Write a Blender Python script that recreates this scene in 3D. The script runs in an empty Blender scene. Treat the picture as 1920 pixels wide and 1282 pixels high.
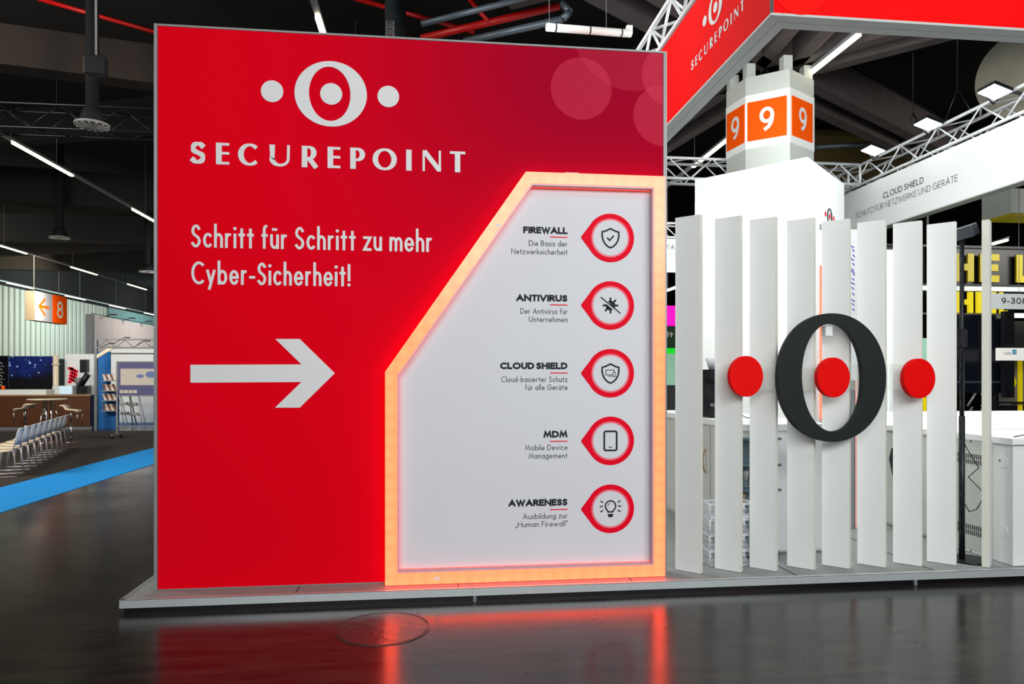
import bpy, math, random
from mathutils import Vector, Matrix
random.seed(7)
C = bpy.context.scene.collection
PI = math.pi

# ------------------------------------------------------------------ camera, world, lights
CAM_Z, FOC, HOR, YAW = 1.70, 1306.0, 704.0, math.radians(6.55)
cd = bpy.data.cameras.new('camera'); cam = bpy.data.objects.new('camera', cd); C.objects.link(cam)
cam.location = (0, 0, CAM_Z); cam.rotation_euler = (PI/2, 0, -YAW)
cd.sensor_width = 36; cd.lens = FOC/1920*36; cd.shift_y = (HOR-641)/1920; cd.clip_end = 300
bpy.context.scene.camera = cam
w = bpy.data.worlds.new('hall_air'); bpy.context.scene.world = w; w.use_nodes = True
w.node_tree.nodes['Background'].inputs[0].default_value = (.8, .85, 1, 1)
w.node_tree.nodes['Background'].inputs[1].default_value = .012
vs = bpy.context.scene.view_settings
vs.view_transform = 'Standard'; vs.look = 'None'; vs.exposure = -.13; vs.gamma = 1; vs.use_curve_mapping = False

def light(name, kind, loc, tgt, power, col=(1, 1, 1), sx=1, sy=1, spot=90):
    d = bpy.data.lights.new(name, kind); d.energy = power; d.color = col
    if kind == 'AREA': d.shape = 'RECTANGLE'; d.size = sx; d.size_y = sy
    else: d.shadow_soft_size = sx
    if kind == 'SPOT': d.spot_size = math.radians(spot); d.spot_blend = .8
    o = bpy.data.objects.new(name, d); C.objects.link(o); o.location = loc
    o.rotation_euler = (Vector(tgt)-Vector(loc)).to_track_quat('-Z', 'Y').to_euler()
    return o
light('front_fill_light', 'AREA', (-1.0, -4.2, 4.9), (-.4, 5.5, 1.3), 570, (1, .985, .97), 7, 2.5)  # fill light added behind the camera to brighten the red wall
light('front_fill_light', 'AREA', (4.6, -3.2, 5.0), (4.6, 5.4, 1.0), 440, (.97, 1, .99), 5, 2.5)  # second added fill behind the camera, for the slats
light('stand_ceiling_light', 'AREA', (5.2, 6.9, 5.9), (5.2, 9.4, 1.0), 270, (.97, 1, 1), 4.0, 1.6)
light('stand_ceiling_light', 'AREA', (5.2, 10.6, 5.9), (8.7, 10.0, 5.0), 42, (.97, 1, 1), 1.0, 2.0)
light('stand_ceiling_light', 'AREA', (5.6, 16.2, 6.0), (5.0, 19.0, 4.0), 240, (1, 1, 1), 3.0, 2.0)
light('column_light', 'AREA', (4.2, 8.0, 6.1), (6.3, 12.0, 6.3), 20, (.98, 1, .96), 1.5, .6)
light('side_hall_fill', 'AREA', (-13.5, 9.0, 7.6), (-9.5, 20, 0), 1300, (1, .93, .82), 6, 3)  # out-of-frame fill added for the chairs and left hall
light('side_hall_fill', 'AREA', (-24.5, 30.0, 7.0), (-20, 44, 4), 800, (1, .95, .86), 4, 12)  # out-of-frame fill added for the far left background
light('aisle_fill', 'AREA', (-2.2, 11.5, 6.8), (-7, 13.5, 0), 300, (1, .90, .74), 1, 3)  # added warm fill near the lamp track, lifts the chair backs
light('booth_fill', 'AREA', (-11.0, 22.0, 4.6), (-10, 27, 1), 120, (1, .97, .94), 4, 1)  # added fill for the bar and brochure booth
light('booth_fill', 'AREA', (-8.6, 30.5, 5.0), (-12.6, 33, 2.4), 260, (1, .97, .95), 2, 2)  # fill added out of sight behind the red wall, brightens the tall partition
light('wall_wash_light', 'AREA', (-21.6, 69, 7.4), (-27.7, 70, 4.6), 700, (.9, 1, 1), 2, 8)
light('wall_wash_light', 'AREA', (-21.6, 52, 7.6), (-27.7, 55, 4.6), 1500, (.85, 1, .97), 2, 8)
light('wall_wash_light', 'AREA', (-22.0, 41, 7.8), (-27.7, 42, 4.6), 1000, (1, .88, .60), 2, 8)
light('neighbour_light', 'AREA', (15.5, 11.0, 5.5), (15, 18, 1.5), 300, (1, .97, .9), 4, 2)
light('canopy_flood_light', 'AREA', (-.6, 8.6, 6.6), (2.7, 8.6, 5.2), 210, (1, .98, .95), 1, 3)
light('canopy_flood_light', 'AREA', (5.5, .6, 7.0), (6.0, 5.3, 5.1), 130, (1, .98, .95), 4, 1)

# ------------------------------------------------------------------ helpers
SY, CY = math.sin(YAW), math.cos(YAW)
def ray(x, y):
    t = (x-960)/FOC
    return Vector((SY+CY*t, CY-SY*t, (HOR-y)/FOC))
CAMP = Vector((0, 0, CAM_Z))
def atv(x, y, v): r = ray(x, y); return CAMP + r*(v/r.y)
def atu(x, y, u): r = ray(x, y); return CAMP + r*(u/r.x)
def atz(x, y, z=0.0): r = ray(x, y); return CAMP + r*((z-CAM_Z)/r.z)
def atD(x, y, D): return CAMP + ray(x, y)*D
def lin(c):
    return tuple(((v/255)/12.92 if v/255 <= .04045 else ((v/255+.055)/1.055)**2.4) for v in c)

def mat(name, rgb, rough=.5, metal=0, vary=.06, scale=6, emit=0, spec=.5, bump=0, coat=0, trans=0, estr=None):
    m = bpy.data.materials.new(name); m.use_nodes = True; nt = m.node_tree; b = nt.nodes['Principled BSDF']
    c = lin(rgb)
    tc = nt.nodes.new('ShaderNodeTexCoord'); n = nt.nodes.new('ShaderNodeTexNoise'); n.inputs['Scale'].default_value = scale
    n.inputs['Detail'].default_value = 4
    nt.links.new(tc.outputs['Object'], n.inputs['Vector'])
    mx = nt.nodes.new('ShaderNodeMix'); mx.data_type = 'RGBA'
    mx.inputs[6].default_value = (*[x*(1-vary) for x in c], 1); mx.inputs[7].default_value = (*[min(1, x*(1+vary)) for x in c], 1)
    nt.links.new(n.outputs['Fac'], mx.inputs[0])
    nt.links.new(mx.outputs[2], b.inputs['Base Color'])
    b.inputs['Roughness'].default_value = rough; b.inputs['Metallic'].default_value = metal
    b.inputs['Specular IOR Level'].default_value = spec; b.inputs['Coat Weight'].default_value = coat
    b.inputs['Transmission Weight'].default_value = trans
    if emit:
        ec = estr if estr else c
        b.inputs['Emission Color'].default_value = (*ec, 1); b.inputs['Emission Strength'].default_value = emit
    if bump:
        bp = nt.nodes.new('ShaderNodeBump'); bp.inputs['Strength'].default_value = bump; bp.inputs['Distance'].default_value = .01
        nt.links.new(n.outputs['Fac'], bp.inputs['Height']); nt.links.new(bp.outputs[0], b.inputs['Normal'])
    return m

class MB:
    def __init__(s): s.v = []; s.f = []; s.sm = []
    def add(s, vs_, fs, smooth=False):
        k = len(s.v); s.v += [tuple(p) for p in vs_]
        s.f += [tuple(i+k for i in f) for f in fs]; s.sm += [smooth]*len(fs); return s
    def box(s, x0, x1, y0, y1, z0, z1, M=None):
        p = [Vector(q) for q in ((x0,y0,z0),(x1,y0,z0),(x1,y1,z0),(x0,y1,z0),(x0,y0,z1),(x1,y0,z1),(x1,y1,z1),(x0,y1,z1))]
        if M: p = [M @ q for q in p]
        return s.add(p, [(0,3,2,1),(4,5,6,7),(0,1,5,4),(1,2,6,5),(2,3,7,6),(3,0,4,7)])
    def tube(s, p0, p1, r, n=8, r1=None):
        p0 = Vector(p0); p1 = Vector(p1); d = (p1-p0); r1 = r if r1 is None else r1
        q = d.to_track_quat('Z', 'Y').to_matrix(); L = []
        for k, (p, rr) in enumerate(((p0, r), (p1, r1))):
            for i in range(n):
                a = 2*PI*i/n; L.append(p + q @ Vector((rr*math.cos(a), rr*math.sin(a), 0)))
        k = len(s.v); s.v += [tuple(x) for x in L]
        s.f += [(k+i, k+(i+1) % n, k+n+(i+1) % n, k+n+i) for i in range(n)]; s.sm += [True]*n
        s.f += [tuple(k+i for i in reversed(range(n))), tuple(k+n+i for i in range(n))]; s.sm += [False]*2
        return s
    def path(s, pts, r, n=6):
        for a, b in zip(pts[:-1], pts[1:]): s.tube(a, b, r, n)
        return s
    def prism(s, poly, f0, f1):      # f0/f1 map (a,b)->3D for the two ends
        n = len(poly)
        p = [f0(*q) for q in poly] + [f1(*q) for q in poly]
        return s.add(p, [tuple(range(n)), tuple(reversed(range(n, 2*n)))] + [(i, i+n, (i+1) % n+n, (i+1) % n) for i in range(n)])
    def ring(s, outer, inner, f0, f1):
        n = len(outer); p = [f0(*q) for q in outer]+[f0(*q) for q in inner]+[f1(*q) for q in outer]+[f1(*q) for q in inner]
        F = []
        for i in range(n):
            j = (i+1) % n
            F += [(i, j, n+j, n+i), (2*n+i, 3*n+i, 3*n+j, 2*n+j), (i, 2*n+i, 2*n+j, j), (n+i, n+j, 3*n+j, 3*n+i)]
        return s.add(p, F)
    def mesh(s, name):
        me = bpy.data.meshes.new(name); me.from_pydata(s.v, [], s.f)
        me.polygons.foreach_set('use_smooth', s.sm); me.update()
        return me
    def build(s, name, m, parent=None, label=None, kind=None, bevel=0, loc=None):
        me = s.mesh(name); me.materials.append(m)
        o = bpy.data.objects.new(name, me); C.objects.link(o)
        if bevel:
            b = o.modifiers.new('bevel', 'BEVEL'); b.width = bevel; b.segments = 2; b.limit_method = 'ANGLE'
        if parent: o.parent = parent
        if loc: o.location = loc
        if label: o['label'] = label
        if kind: o['kind'] = kind
        return o
def recalc(o):
    import bmesh
    bm = bmesh.new(); bm.from_mesh(o.data); bmesh.ops.recalc_face_normals(bm, faces=bm.faces); bm.to_mesh(o.data); bm.free(); return o
def thing(name, label, cat, loc=(0, 0, 0), rz=0, group=None):
    o = bpy.data.objects.new(name, None); C.objects.link(o); o.location = loc; o.rotation_euler = (0, 0, rz)
    o.empty_display_size = .1; return tag(o, label, cat, group)
def tag(o, label, cat, group=None):
    o['label'] = label; o['category'] = cat
    if group: o['group'] = group
    return o
def struct(name, mb, m, label=None):
    o = mb.build(name, m, kind='structure')
    if label: o['label'] = label
    return o
def inst(src, name, parent, loc=(0,0,0), rot=None, scale=None):
    o = src.copy(); C.objects.link(o); o.parent = parent; o.location = loc
    if rot: o.rotation_euler = rot
    if scale: o.scale = scale
    return o
def copy_tree(o, parent=None):
    c = o.copy(); C.objects.link(c)
    if parent: c.parent = parent
    for ch in list(o.children): copy_tree(ch, c)
    return c
def ell(cx, cy, rx, ry, n=64, p=1.0, tilt=0):
    L = []
    for i in range(n):
        a = 2*PI*i/n; c, s = math.cos(a), math.sin(a)
        x = rx*math.copysign(abs(c)**p, c); y = ry*math.copysign(abs(s)**p, s)
        L.append((cx+x*math.cos(tilt)-y*math.sin(tilt), cy+x*math.sin(tilt)+y*math.cos(tilt)))
    return L

# ------------------------------------------------------------------ stroke lettering
def A(cx, cy, rx, ry, a0, a1, n=None):
    n = n or max(3, int(abs(a1-a0)/12))
    return [(cx+rx*math.cos(math.radians(a0+(a1-a0)*i/n)), cy+ry*math.sin(math.radians(a0+(a1-a0)*i/n))) for i in range(n+1)]
XH = .60
def bowl(x0=0, x1=1): return A((x0+x1)/2, XH/2, (x1-x0)/2, XH/2, 0, 360)
def smooth(P, k=5):
    P = [Vector(p) for p in P]; Q = [2*P[0]-P[1]]+P+[2*P[-1]-P[-2]]; R = []
    for i in range(1, len(Q)-2):
        a, b, c, d = Q[i-1:i+3]
        for j in range(k):
            t = j/k; R.append(tuple(.5*((2*b)+(c-a)*t+(2*a-5*b+4*c-d)*t*t+(3*b-a-3*c+d)*t**3)))
    return R+[tuple(P[-1])]
S_UP = smooth([(.90,.87),(.72,.965),(.5,1),(.2,.93),(.05,.76),(.17,.61),(.5,.505),(.83,.40),(.96,.245),(.82,.08),(.5,0),(.25,.03),(.03,.13)])
def s_scale(p, h): return [(x, y*h) for x, y in p]
arch = [(0, .30)]+A(.5, XH-.24, .5, .24, 180, 0)+[(1, 0)]
G = {  # width, strokes (x 0..1 across the glyph, y in cap heights)
'A':(.74,[[(0,0),(.5,1),(1,0)],[(.2,.33),(.8,.33)]]), 'B':(.52,[[(0,0),(0,1)],[(0,1),(.5,1)]+A(.5,.77,.42,.23,90,-90)+[(0,.54)],[(0,.54),(.55,.54)]+A(.55,.27,.45,.27,90,-90)+[(0,0)]]),
'C':(.70,[A(.62,.5,.62,.5,55,305)]), 'D':(.66,[[(0,0),(0,1),(.35,1)]+A(.35,.5,.65,.5,90,-90)+[(0,0)]]),
'E':(.46,[[(1,1),(0,1),(0,0),(1,0)],[(0,.52),(.92,.52)]]), 'F':(.44,[[(1,1),(0,1),(0,0)],[(0,.52),(.92,.52)]]),
'G':(.82,[A(.55,.5,.55,.5,48,358)+[(.55,.5)]]), 'H':(.62,[[(0,0),(0,1)],[(1,0),(1,1)],[(0,.52),(1,.52)]]), 'I':(0,[[(0,0),(0,1)]]),
'K':(.60,[[(0,0),(0,1)],[(1,1),(0,.45)],[(.3,.62),(1,0)]]), 'L':(.42,[[(0,1),(0,0),(1,0)]]), 'M':(.82,[[(0,0),(.16,1),(.5,.15),(.84,1),(1,0)]]),
'N':(.68,[[(0,0),(0,1),(1,0),(1,1)]]), 'O':(.88,[A(.5,.5,.5,.5,0,360)]), 'P':(.48,[[(0,0),(0,1),(.45,1)]+A(.45,.73,.55,.27,90,-90)+[(0,.46)]]),
'R':(.52,[[(0,0),(0,1),(.45,1)]+A(.45,.73,.5,.27,90,-90)+[(0,.46)],[(.4,.46),(1,0)]]), 'S':(.46,[S_UP]), 'T':(.50,[[(0,1),(1,1)],[(.5,1),(.5,0)]]),
'U':(.60,[[(0,1),(0,.36)]+A(.5,.36,.5,.36,180,360)+[(1,1)]]), 'V':(.68,[[(0,1),(.5,0),(1,1)]]), 'W':(1.02,[[(0,1),(.27,0),(.5,.95),(.73,0),(1,1)]]),
'Y':(.62,[[(0,1),(.5,.48),(1,1)],[(.5,.48),(.5,0)]]), 'Z':(.56,[[(0,1),(1,1),(0,0),(1,0)]]),
'a':(.48,[bowl(),[(1,0),(1,XH)]]), 'b':(.48,[bowl(),[(0,0),(0,1.06)]]), 'c':(.40,[A(.58,XH/2,.58,XH/2,50,310)]), 'd':(.48,[bowl(),[(1,0),(1,1.06)]]),
'e':(.48,[[(.04,XH*.5),(.96,XH*.5)],A(.5,XH/2,.5,XH/2,0,320)]), 'f':(.26,[A(.75,.86,.40,.20,80,180)+[(.35,0)],[(0,XH),(.9,XH)]]),
'g':(.48,[bowl(),[(1,XH),(1,-.06)]+A(.5,-.06,.5,.22,0,-150)]), 'h':(.40,[[(0,0),(0,1.06)],arch]), 'i':(0,[[(0,0),(0,XH)],'dot']),
'k':(.42,[[(0,0),(0,1.06)],[(.95,XH),(0,.27)],[(.3,.38),(1,0)]]), 'l':(0,[[(0,0),(0,1.06)]]),
'm':(.72,[[(0,0),(0,XH)],[(0,.30)]+A(.25,XH-.24,.25,.24,180,0)+[(.5,0)],[(.5,.30)]+A(.75,XH-.24,.25,.24,180,0)+[(1,0)]]),
'n':(.40,[[(0,0),(0,XH)],arch]), 'o':(.5,[bowl()]), 'r':(.24,[[(0,0),(0,XH)],[(0,.34)]+A(.8,XH-.24,.8,.24,180,85)]),
's':(.30,[s_scale(S_UP,XH)]), 't':(.26,[[(.5,0),(.5,.86)],[(0,XH),(1,XH)]]), 'u':(.40,[[(0,XH),(0,.24)]+A(.5,.24,.5,.24,180,360),[(1,XH),(1,0)]]),
'v':(.44,[[(0,XH),(.5,0),(1,XH)]]), 'w':(.70,[[(0,XH),(.27,0),(.5,XH),(.73,0),(1,XH)]]), 'y':(.46,[[(0,XH),(.5,.02)],[(1,XH),(.28,-.26)]]),
'z':(.40,[[(0,XH),(1,XH),(0,0),(1,0)]]), '-':(.24,[[(0,.32),(1,.32)]]), '!':(0,[[(0,.26),(0,1)],'pt']),
'9':(.50,[A(.5,.69,.5,.31,0,360),[(1,.69)]+A(.2,.62,.8,.62,0,-75)]), '8':(.50,[A(.5,.76,.44,.24,0,360),A(.5,.27,.5,.27,0,360)]),
'3':(.44,[A(.45,.76,.48,.24,140,-90)+[(.3,.52)],[(.3,.52)]+A(.45,.26,.55,.26,90,-145)]), '0':(.54,[A(.5,.5,.5,.5,0,360)]),
'„':(.18,[[(0,-.16),(.5,.06)],[(.6,-.16),(1.1,.06)]]), '“':(.18,[[(0,.82),(.5,1.05)],[(.6,.82),(1.1,1.05)]]), ' ':(.20,[]),
}
for a_, b_ in (('ü','u'), ('ä','a'), ('Ü','U'), ('Ä','A')): G[a_] = (G[b_][0], G[b_][1]+['uml'])
LIFT = [0]
def lift(F):
    LIFT[0] = (LIFT[0]+1) % 9
    o = Vector(F(0, 0)); nn = (Vector(F(1, 0))-o).cross(Vector(F(0, 1))-o).normalized()*(LIFT[0]*.00008)
    return lambda a, b: Vector(F(a, b))+nn
def stroke(mb, pts, wd, F, cap=True, wfun=None):
    F = lift(F)
    P = [Vector(p) for p in pts]
    P = [p for i, p in enumerate(P) if i == 0 or (p-P[i-1]).length > 1e-5]
    if len(P) < 2: return
    closed = (P[0]-P[-1]).length < 1e-4
    if closed: P = P[:-1]
    n = len(P)
    def W(d): return wfun(d) if wfun else wd
    if not closed and cap:
        d0 = (P[0]-P[1]).normalized(); d1 = (P[-1]-P[-2]).normalized()
        P[0] = P[0]+d0*wd/2*.98; P[-1] = P[-1]+d1*wd/2*.98
    Lp, Rp = [], []
    for i in range(n):
        a = P[i]-P[i-1] if (i > 0 or closed) else P[1]-P[0]
        b = P[(i+1) % n]-P[i] if (i < n-1 or closed) else P[-1]-P[-2]
        a = a.normalized(); b = b.normalized(); na = Vector((-a.y, a.x)); nb = Vector((-b.y, b.x))
        m = (na+nb); m = m.normalized() if m.length > .2 else na
        k = 1/max(.42, m.dot(nb)); h = (W(a)+W(b))/4*k
        Lp.append(P[i]+m*h); Rp.append(P[i]-m*h)
    k = len(mb.v); mb.v += [tuple(F(p.x, p.y)) for p in Lp]+[tuple(F(p.x, p.y)) for p in Rp]
    for i in range(n if closed else n-1):
        j = (i+1) % n; mb.f.append((k+i, k+n+i, k+n+j, k+j)); mb.sm.append(False)
def disc(mb, cx, cy, r, F, n=14, ry=None):
    if n <= 14: F = lift(F)
    k = len(mb.v); mb.v += [tuple(F(cx+r*math.cos(2*PI*i/n), cy+(ry or r)*math.sin(2*PI*i/n))) for i in range(n)]
    mb.f.append(tuple(range(k, k+n))); mb.sm.append(False)
def glyph(mb, ch, x, W, cap, wd, F, wfun=None):
    """draw ch in box x..x+W (outer), returns nothing"""
    h = wd/2
    for st in G[ch][1]:
        X = lambda q: x+h+q*(W-wd); Y = lambda q: h+q*(cap-wd)
        if st == 'dot': disc(mb, x+h, cap*.86, wd*.62, F)
        elif st == 'pt': disc(mb, x+h, wd*.6, wd*.62, F)
        elif st == 'uml':
            top = cap*(.86 if ch.islower() else 1.2)
            for q in (.28, .72): disc(mb, X(q), top, wd*.55, F)
        else: stroke(mb, [(X(a), Y(b)) for a, b in st], wd, F, wfun=wfun)
def text(mb, s, x0, width, cap, wd, F, gap=.13, sp=.22):
    """fit the line s exactly into width"""
    nat = sum(G[c][0] for c in s if c != ' ')*cap; stems = sum(1 for c in s if c != ' ')*wd
    nsp = s.count(' '); gaps = (len(s)-1-nsp)*gap*cap + nsp*sp*cap
    k = (width-stems-gaps*1.0)/nat
    if k < .3: k = .3
    x = x0
    for i, c in enumerate(s):
        if c == ' ': x += sp*cap; continue
        W = G[c][0]*cap*k+wd
        glyph(mb, c, x, W, cap, wd, F); x += W+gap*cap
LOGOTYPE = [('S',60,152),('E',218,300),('C',358,485),('U',552,682),('R',757,862),('E',922,1003),('P',1068,1163),('O',1215,1368),('I',1432,1468),('N',1540,1663),('T',1722,1825)]
def wordmark(mb, x0, Wd, F):
    k = Wd/1765.; cap = 140*k
    thick, thin = 36*k, 15*k
    wf = lambda d: thin+(thick-thin)*abs(d.y)**1.3
    for ch, a, b in LOGOTYPE:
        x = x0+(a-60)*k; W = (b-a)*k
        if ch == 'N':
            stroke(mb, [(x+8*k,0),(x+8*k,cap)], 15*k, F, cap=False); stroke(mb, [(x+W-8*k,0),(x+W-8*k,cap)], 15*k, F, cap=False)
            stroke(mb, [(x+12*k,cap-6*k),(x+W-10*k,8*k)], 32*k, F, cap=False)
        elif ch == 'I': stroke(mb, [(x+W/2,0),(x+W/2,cap)], thick, F, cap=False)
        elif ch == 'T': stroke(mb, [(x,cap-9*k),(x+W,cap-9*k)], 18*k, F, cap=False); stroke(mb, [(x+W/2,0),(x+W/2,cap-4*k)], thick, F, cap=False)
        elif ch == 'E':
            stroke(mb, [(x+17*k,0),(x+17*k,cap)], thick, F, cap=False)
            for yy in (9*k, cap*.52, cap-9*k): stroke(mb, [(x+10*k,yy),(x+W,yy)], 17*k, F, cap=False)
        elif ch in 'PR':
            stroke(mb, [(x+17*k,0),(x+17*k,cap)], thick, F, cap=False)
            r = .26*cap; cx = x+W*.42; stroke(mb, [(x+20*k,cap-8*k),(cx,cap-8*k)]+[(cx+(W*.40 if ch=='P' else W*.30)*math.cos(t), cap-8*k-r+r*math.sin(t)) for t in [PI/2-PI*i/14 for i in range(15)]]+[(x+20*k,cap-8*k-2*r)], 20*k, F, cap=False, wfun=wf)
            if ch == 'R': stroke(mb, [(x+W*.42,cap*.44),(x+W*.88,-2*k)], 32*k, F, cap=False)
        elif ch == 'U':
            stroke(mb, [(x+17*k,cap),(x+17*k,cap*.36)]+[(x+W/2+2*k+(W/2-14*k)*math.cos(t), cap*.36+(cap*.36-8*k)*math.sin(t)) for t in [PI+PI*i/20 for i in range(21)]]+[(x+W-10*k,cap)], 30*k, F, cap=False, wfun=lambda d: 17*k+(19*k*abs(d.y)**1.3 if d.y < 0 else 1*k))
        elif ch == 'O': stroke(mb, A(x+W/2, cap/2, W/2-15*k, cap/2-6*k, 0, 360, 36), 20*k, F, wfun=lambda d: 16*k+20*k*abs(d.y)**1.5)
        elif ch == 'C': stroke(mb, A(x+W*.55, cap/2, W*.55-14*k, cap/2-7*k, 52, 308, 28), 20*k, F, cap=True, wfun=lambda d: 17*k+19*k*abs(d.y)**1.5)
        else: glyph(mb, 'S', x, W, cap, 22*k, F, wfun=lambda d: 18*k+16*k*abs(d.x)*abs(d.y)*2)
def logo(parent, org, xd, nrm, W, ms, name='logo', off=.004):
    """org = world left end of the baseline, xd right direction, nrm towards the viewer; ms = (word, ring, dot) materials"""
    o_ = Vector(org)+Vector(nrm)*off; xd = Vector(xd)
    F = lambda a, b: o_+xd*a+Vector((0, 0, b))
    mb = MB(); wordmark(mb, 0, W, F); mb.build('wordmark', ms[0], parent)
    cy = .2764*W; mb = MB()
    mb.ring(ell(.5*W, cy, .132*W, .1218*W, 72), ell(.496*W, cy, .0753*W, .1008*W, 72, tilt=.04), F, lambda a, b: F(a, b)+Vector(nrm)*.001)
    mb.build('ring_emblem', ms[1], parent)
    for fx in (.2878, .501, .711):
        mb = MB(); disc(mb, fx*W, cy, .0402*W, F, 40); mb.build('dot_emblem', ms[2], parent)

# ------------------------------------------------------------------ materials
M = {}
M['alu'] = mat('brushed_aluminium', (176, 182, 184), .34, .55, .05, 30)
M['alu_edge'] = mat('polished_edge_profile', (204, 212, 216), .3, .4, .08, 9)
M['profile'] = mat('silver_wall_profile', (146, 151, 151), .4, .2, .04)
M['white_print'] = mat('white_print', (222, 224, 226), .6, vary=.015)
M['panel'] = mat('white_panel_fabric', (217, 220, 227), .75, vary=.02, scale=2)
M['ink'] = mat('dark_ink', (34, 38, 48), .6, spec=.15)
M['ink_soft'] = mat('grey_ink', (60, 64, 74), .6, spec=.15)
M['red_ink'] = mat('red_ink', (235, 0, 38), .6, vary=.02, spec=.1)
M['pink_ink'] = mat('pink_ink', (240, 110, 128), .55, vary=.02)
M['slat'] = mat('matt_white_foam_board', (231, 235, 234), .62, vary=.02, scale=3)
M['slat_edge'] = mat('board_cut_edge', (222, 224, 214), .7)
M['black'] = mat('matt_black_foam', (31, 36, 36), .6, spec=.2)
M['disc_red'] = mat('red_foam_disc', (232, 0, 0), .6, vary=.02, spec=.12)
M['dark'] = mat('black_metal', (26, 28, 34), .4, .3)
M['black_plain'] = mat('black_plinth', (14, 13, 14), .35)
M['carpet'] = mat('grey_stand_floor', (142, 146, 144), .7, vary=.08, scale=25)
M['white'] = mat('white_lacquer', (230, 236, 234), .35, vary=.02)
M['white_wall'] = mat('white_stand_wall', (238, 242, 242), .6, vary=.015)
M['leg'] = mat('satin_chair_leg', (186, 182, 190), .3, .35)
M['chrome'] = mat('chrome', (200, 200, 204), .15, 1)
M['truss'] = mat('aluminium_truss', (226, 230, 233), .3, .2, .05)
M['duct_dark'] = mat('dusty_dark_duct', (22, 25, 28), .85, spec=.2)
M['truss_dark'] = mat('black_truss', (22, 24, 28), .35, .4)
M['concrete'] = mat('dark_concrete', (74, 66, 66), .8, vary=.35, scale=3, bump=.3)
M['concrete_dark'] = mat('near_black_concrete', (19, 16, 15), .85, vary=.3, scale=2)  # near-black base tone with random mottling
M['concrete_brown'] = mat('brown_concrete', (27, 17, 12), .85, vary=.3, scale=2)
M['col_paint'] = mat('painted_column', (196, 202, 196), .6, vary=.04)
M['orange'] = mat('orange_print', (255, 88, 0), .6, vary=.02, spec=.1)
M['red_pipe'] = mat('red_sprinkler_pipe', (190, 12, 10), .4)
M['grey_pipe'] = mat('grey_pipe', (92, 104, 114), .4, .4)
M['wood'] = mat('walnut_front', (84, 48, 22), .4, vary=.3, scale=3)
M['cream'] = mat('cream_shell', (236, 222, 194), .35)
M['grey_shell'] = mat('grey_shell_back', (222, 228, 236), .4)
M['blue_strip'] = mat('blue_carpet_strip', (0, 146, 232), .85, vary=.05, scale=40)
M['blue'] = mat('blue_panel', (0, 104, 180), .5, vary=.1, scale=1)
M['lblue'] = mat('light_blue_panel', (70, 170, 215), .5)
M['black_carpet'] = mat('black_carpet', (50, 44, 40), .9, vary=.15, scale=60)
M['yellow'] = mat('yellow_letter', (255, 228, 0), .5, emit=.25)
M['yellow_dim'] = mat('yellow_letter_unlit', (215, 195, 0), .5)
M['lamp'] = mat('lit_lamp_tube', (255, 250, 238), .4, emit=6, estr=(1, .88, .60))
M['lamp_cool'] = mat('lit_flood_panel', (240, 250, 255), .4, emit=9, estr=(.9, 1, 1))
M['lamp_dim'] = mat('tube_lamp_dim', (240, 238, 235), .4, emit=.08)
M['screen'] = mat('black_screen', (18, 22, 30), .18)
M['grey'] = mat('mid_grey', (120, 124, 128), .5)
M['magenta'] = mat('magenta_light_box', (255, 0, 190), .5, emit=1.0)
M['green'] = mat('dark_green_fascia', (20, 70, 36), .5)
M['green_lit'] = mat('lit_green_strip', (10, 220, 40), .5, emit=.7)
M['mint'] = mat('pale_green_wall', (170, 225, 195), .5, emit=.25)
M['paper'] = mat('paper', (214, 206, 196), .6, vary=.15, scale=12)
M['brown_paper'] = mat('magazine_cover', (120, 70, 60), .5, vary=.5, scale=30)
M['violet_ink'] = mat('violet_ink', (70, 50, 190), .6)
M['seam'] = mat('dark_seam', (60, 62, 64), .6)
M['wood_pale'] = mat('pale_wood', (190, 160, 110), .5)
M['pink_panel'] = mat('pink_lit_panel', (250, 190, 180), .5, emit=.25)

# acrylic
ac = bpy.data.materials.new('clear_acrylic'); ac.use_nodes = True; nt = ac.node_tree; b = nt.nodes['Principled BSDF']
tr = nt.nodes.new('ShaderNodeBsdfTransparent'); mxs = nt.nodes.new('ShaderNodeMixShader'); mxs.inputs[0].default_value = .12
b.inputs['Roughness'].default_value = .08; b.inputs['Base Color'].default_value = (.85, .85, .82, 1); tr.inputs[0].default_value = (.95, .96, .95, 1)
nt.links.new(tr.outputs[0], mxs.inputs[1]); nt.links.new(b.outputs[0], mxs.inputs[2]); nt.links.new(mxs.outputs[0], nt.nodes['Material Output'].inputs[0])
M['acrylic'] = ac

# LED diffuser: rows of diodes glimmer through the acrylic
def led_mat(name, strength, col, sc=9):
    m = bpy.data.materials.new(name); m.use_nodes = True; nt = m.node_tree; b = nt.nodes['Principled BSDF']
    b.inputs['Base Color'].default_value = (.06, .05, .05, 1); b.inputs['Roughness'].default_value = .25
    tc = nt.nodes.new('ShaderNodeTexCoord'); vo = nt.nodes.new('ShaderNodeTexVoronoi'); vo.inputs['Scale'].default_value = sc; vo.inputs['Randomness'].default_value = .15
    nt.links.new(tc.outputs['Object'], vo.inputs['Vector'])
    cr = nt.nodes.new('ShaderNodeMapRange'); cr.inputs[1].default_value = .0; cr.inputs[2].default_value = .7; cr.inputs[3].default_value = 1.12; cr.inputs[4].default_value = .85
    nt.links.new(vo.outputs['Distance'], cr.inputs[0])
    mu = nt.nodes.new('ShaderNodeMath'); mu.operation = 'MULTIPLY'; mu.inputs[1].default_value = strength; nt.links.new(cr.outputs[0], mu.inputs[0])
    b.inputs['Emission Color'].default_value = (*col, 1); nt.links.new(mu.outputs[0], b.inputs['Emission Strength'])
    return m
M['led'] = led_mat('glowing_led_diffuser', 1.0, (8, .475, .16))
M['led_side'] = led_mat('glowing_led_diffuser_side', 1.0, (1.9, .10, .06))
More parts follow.
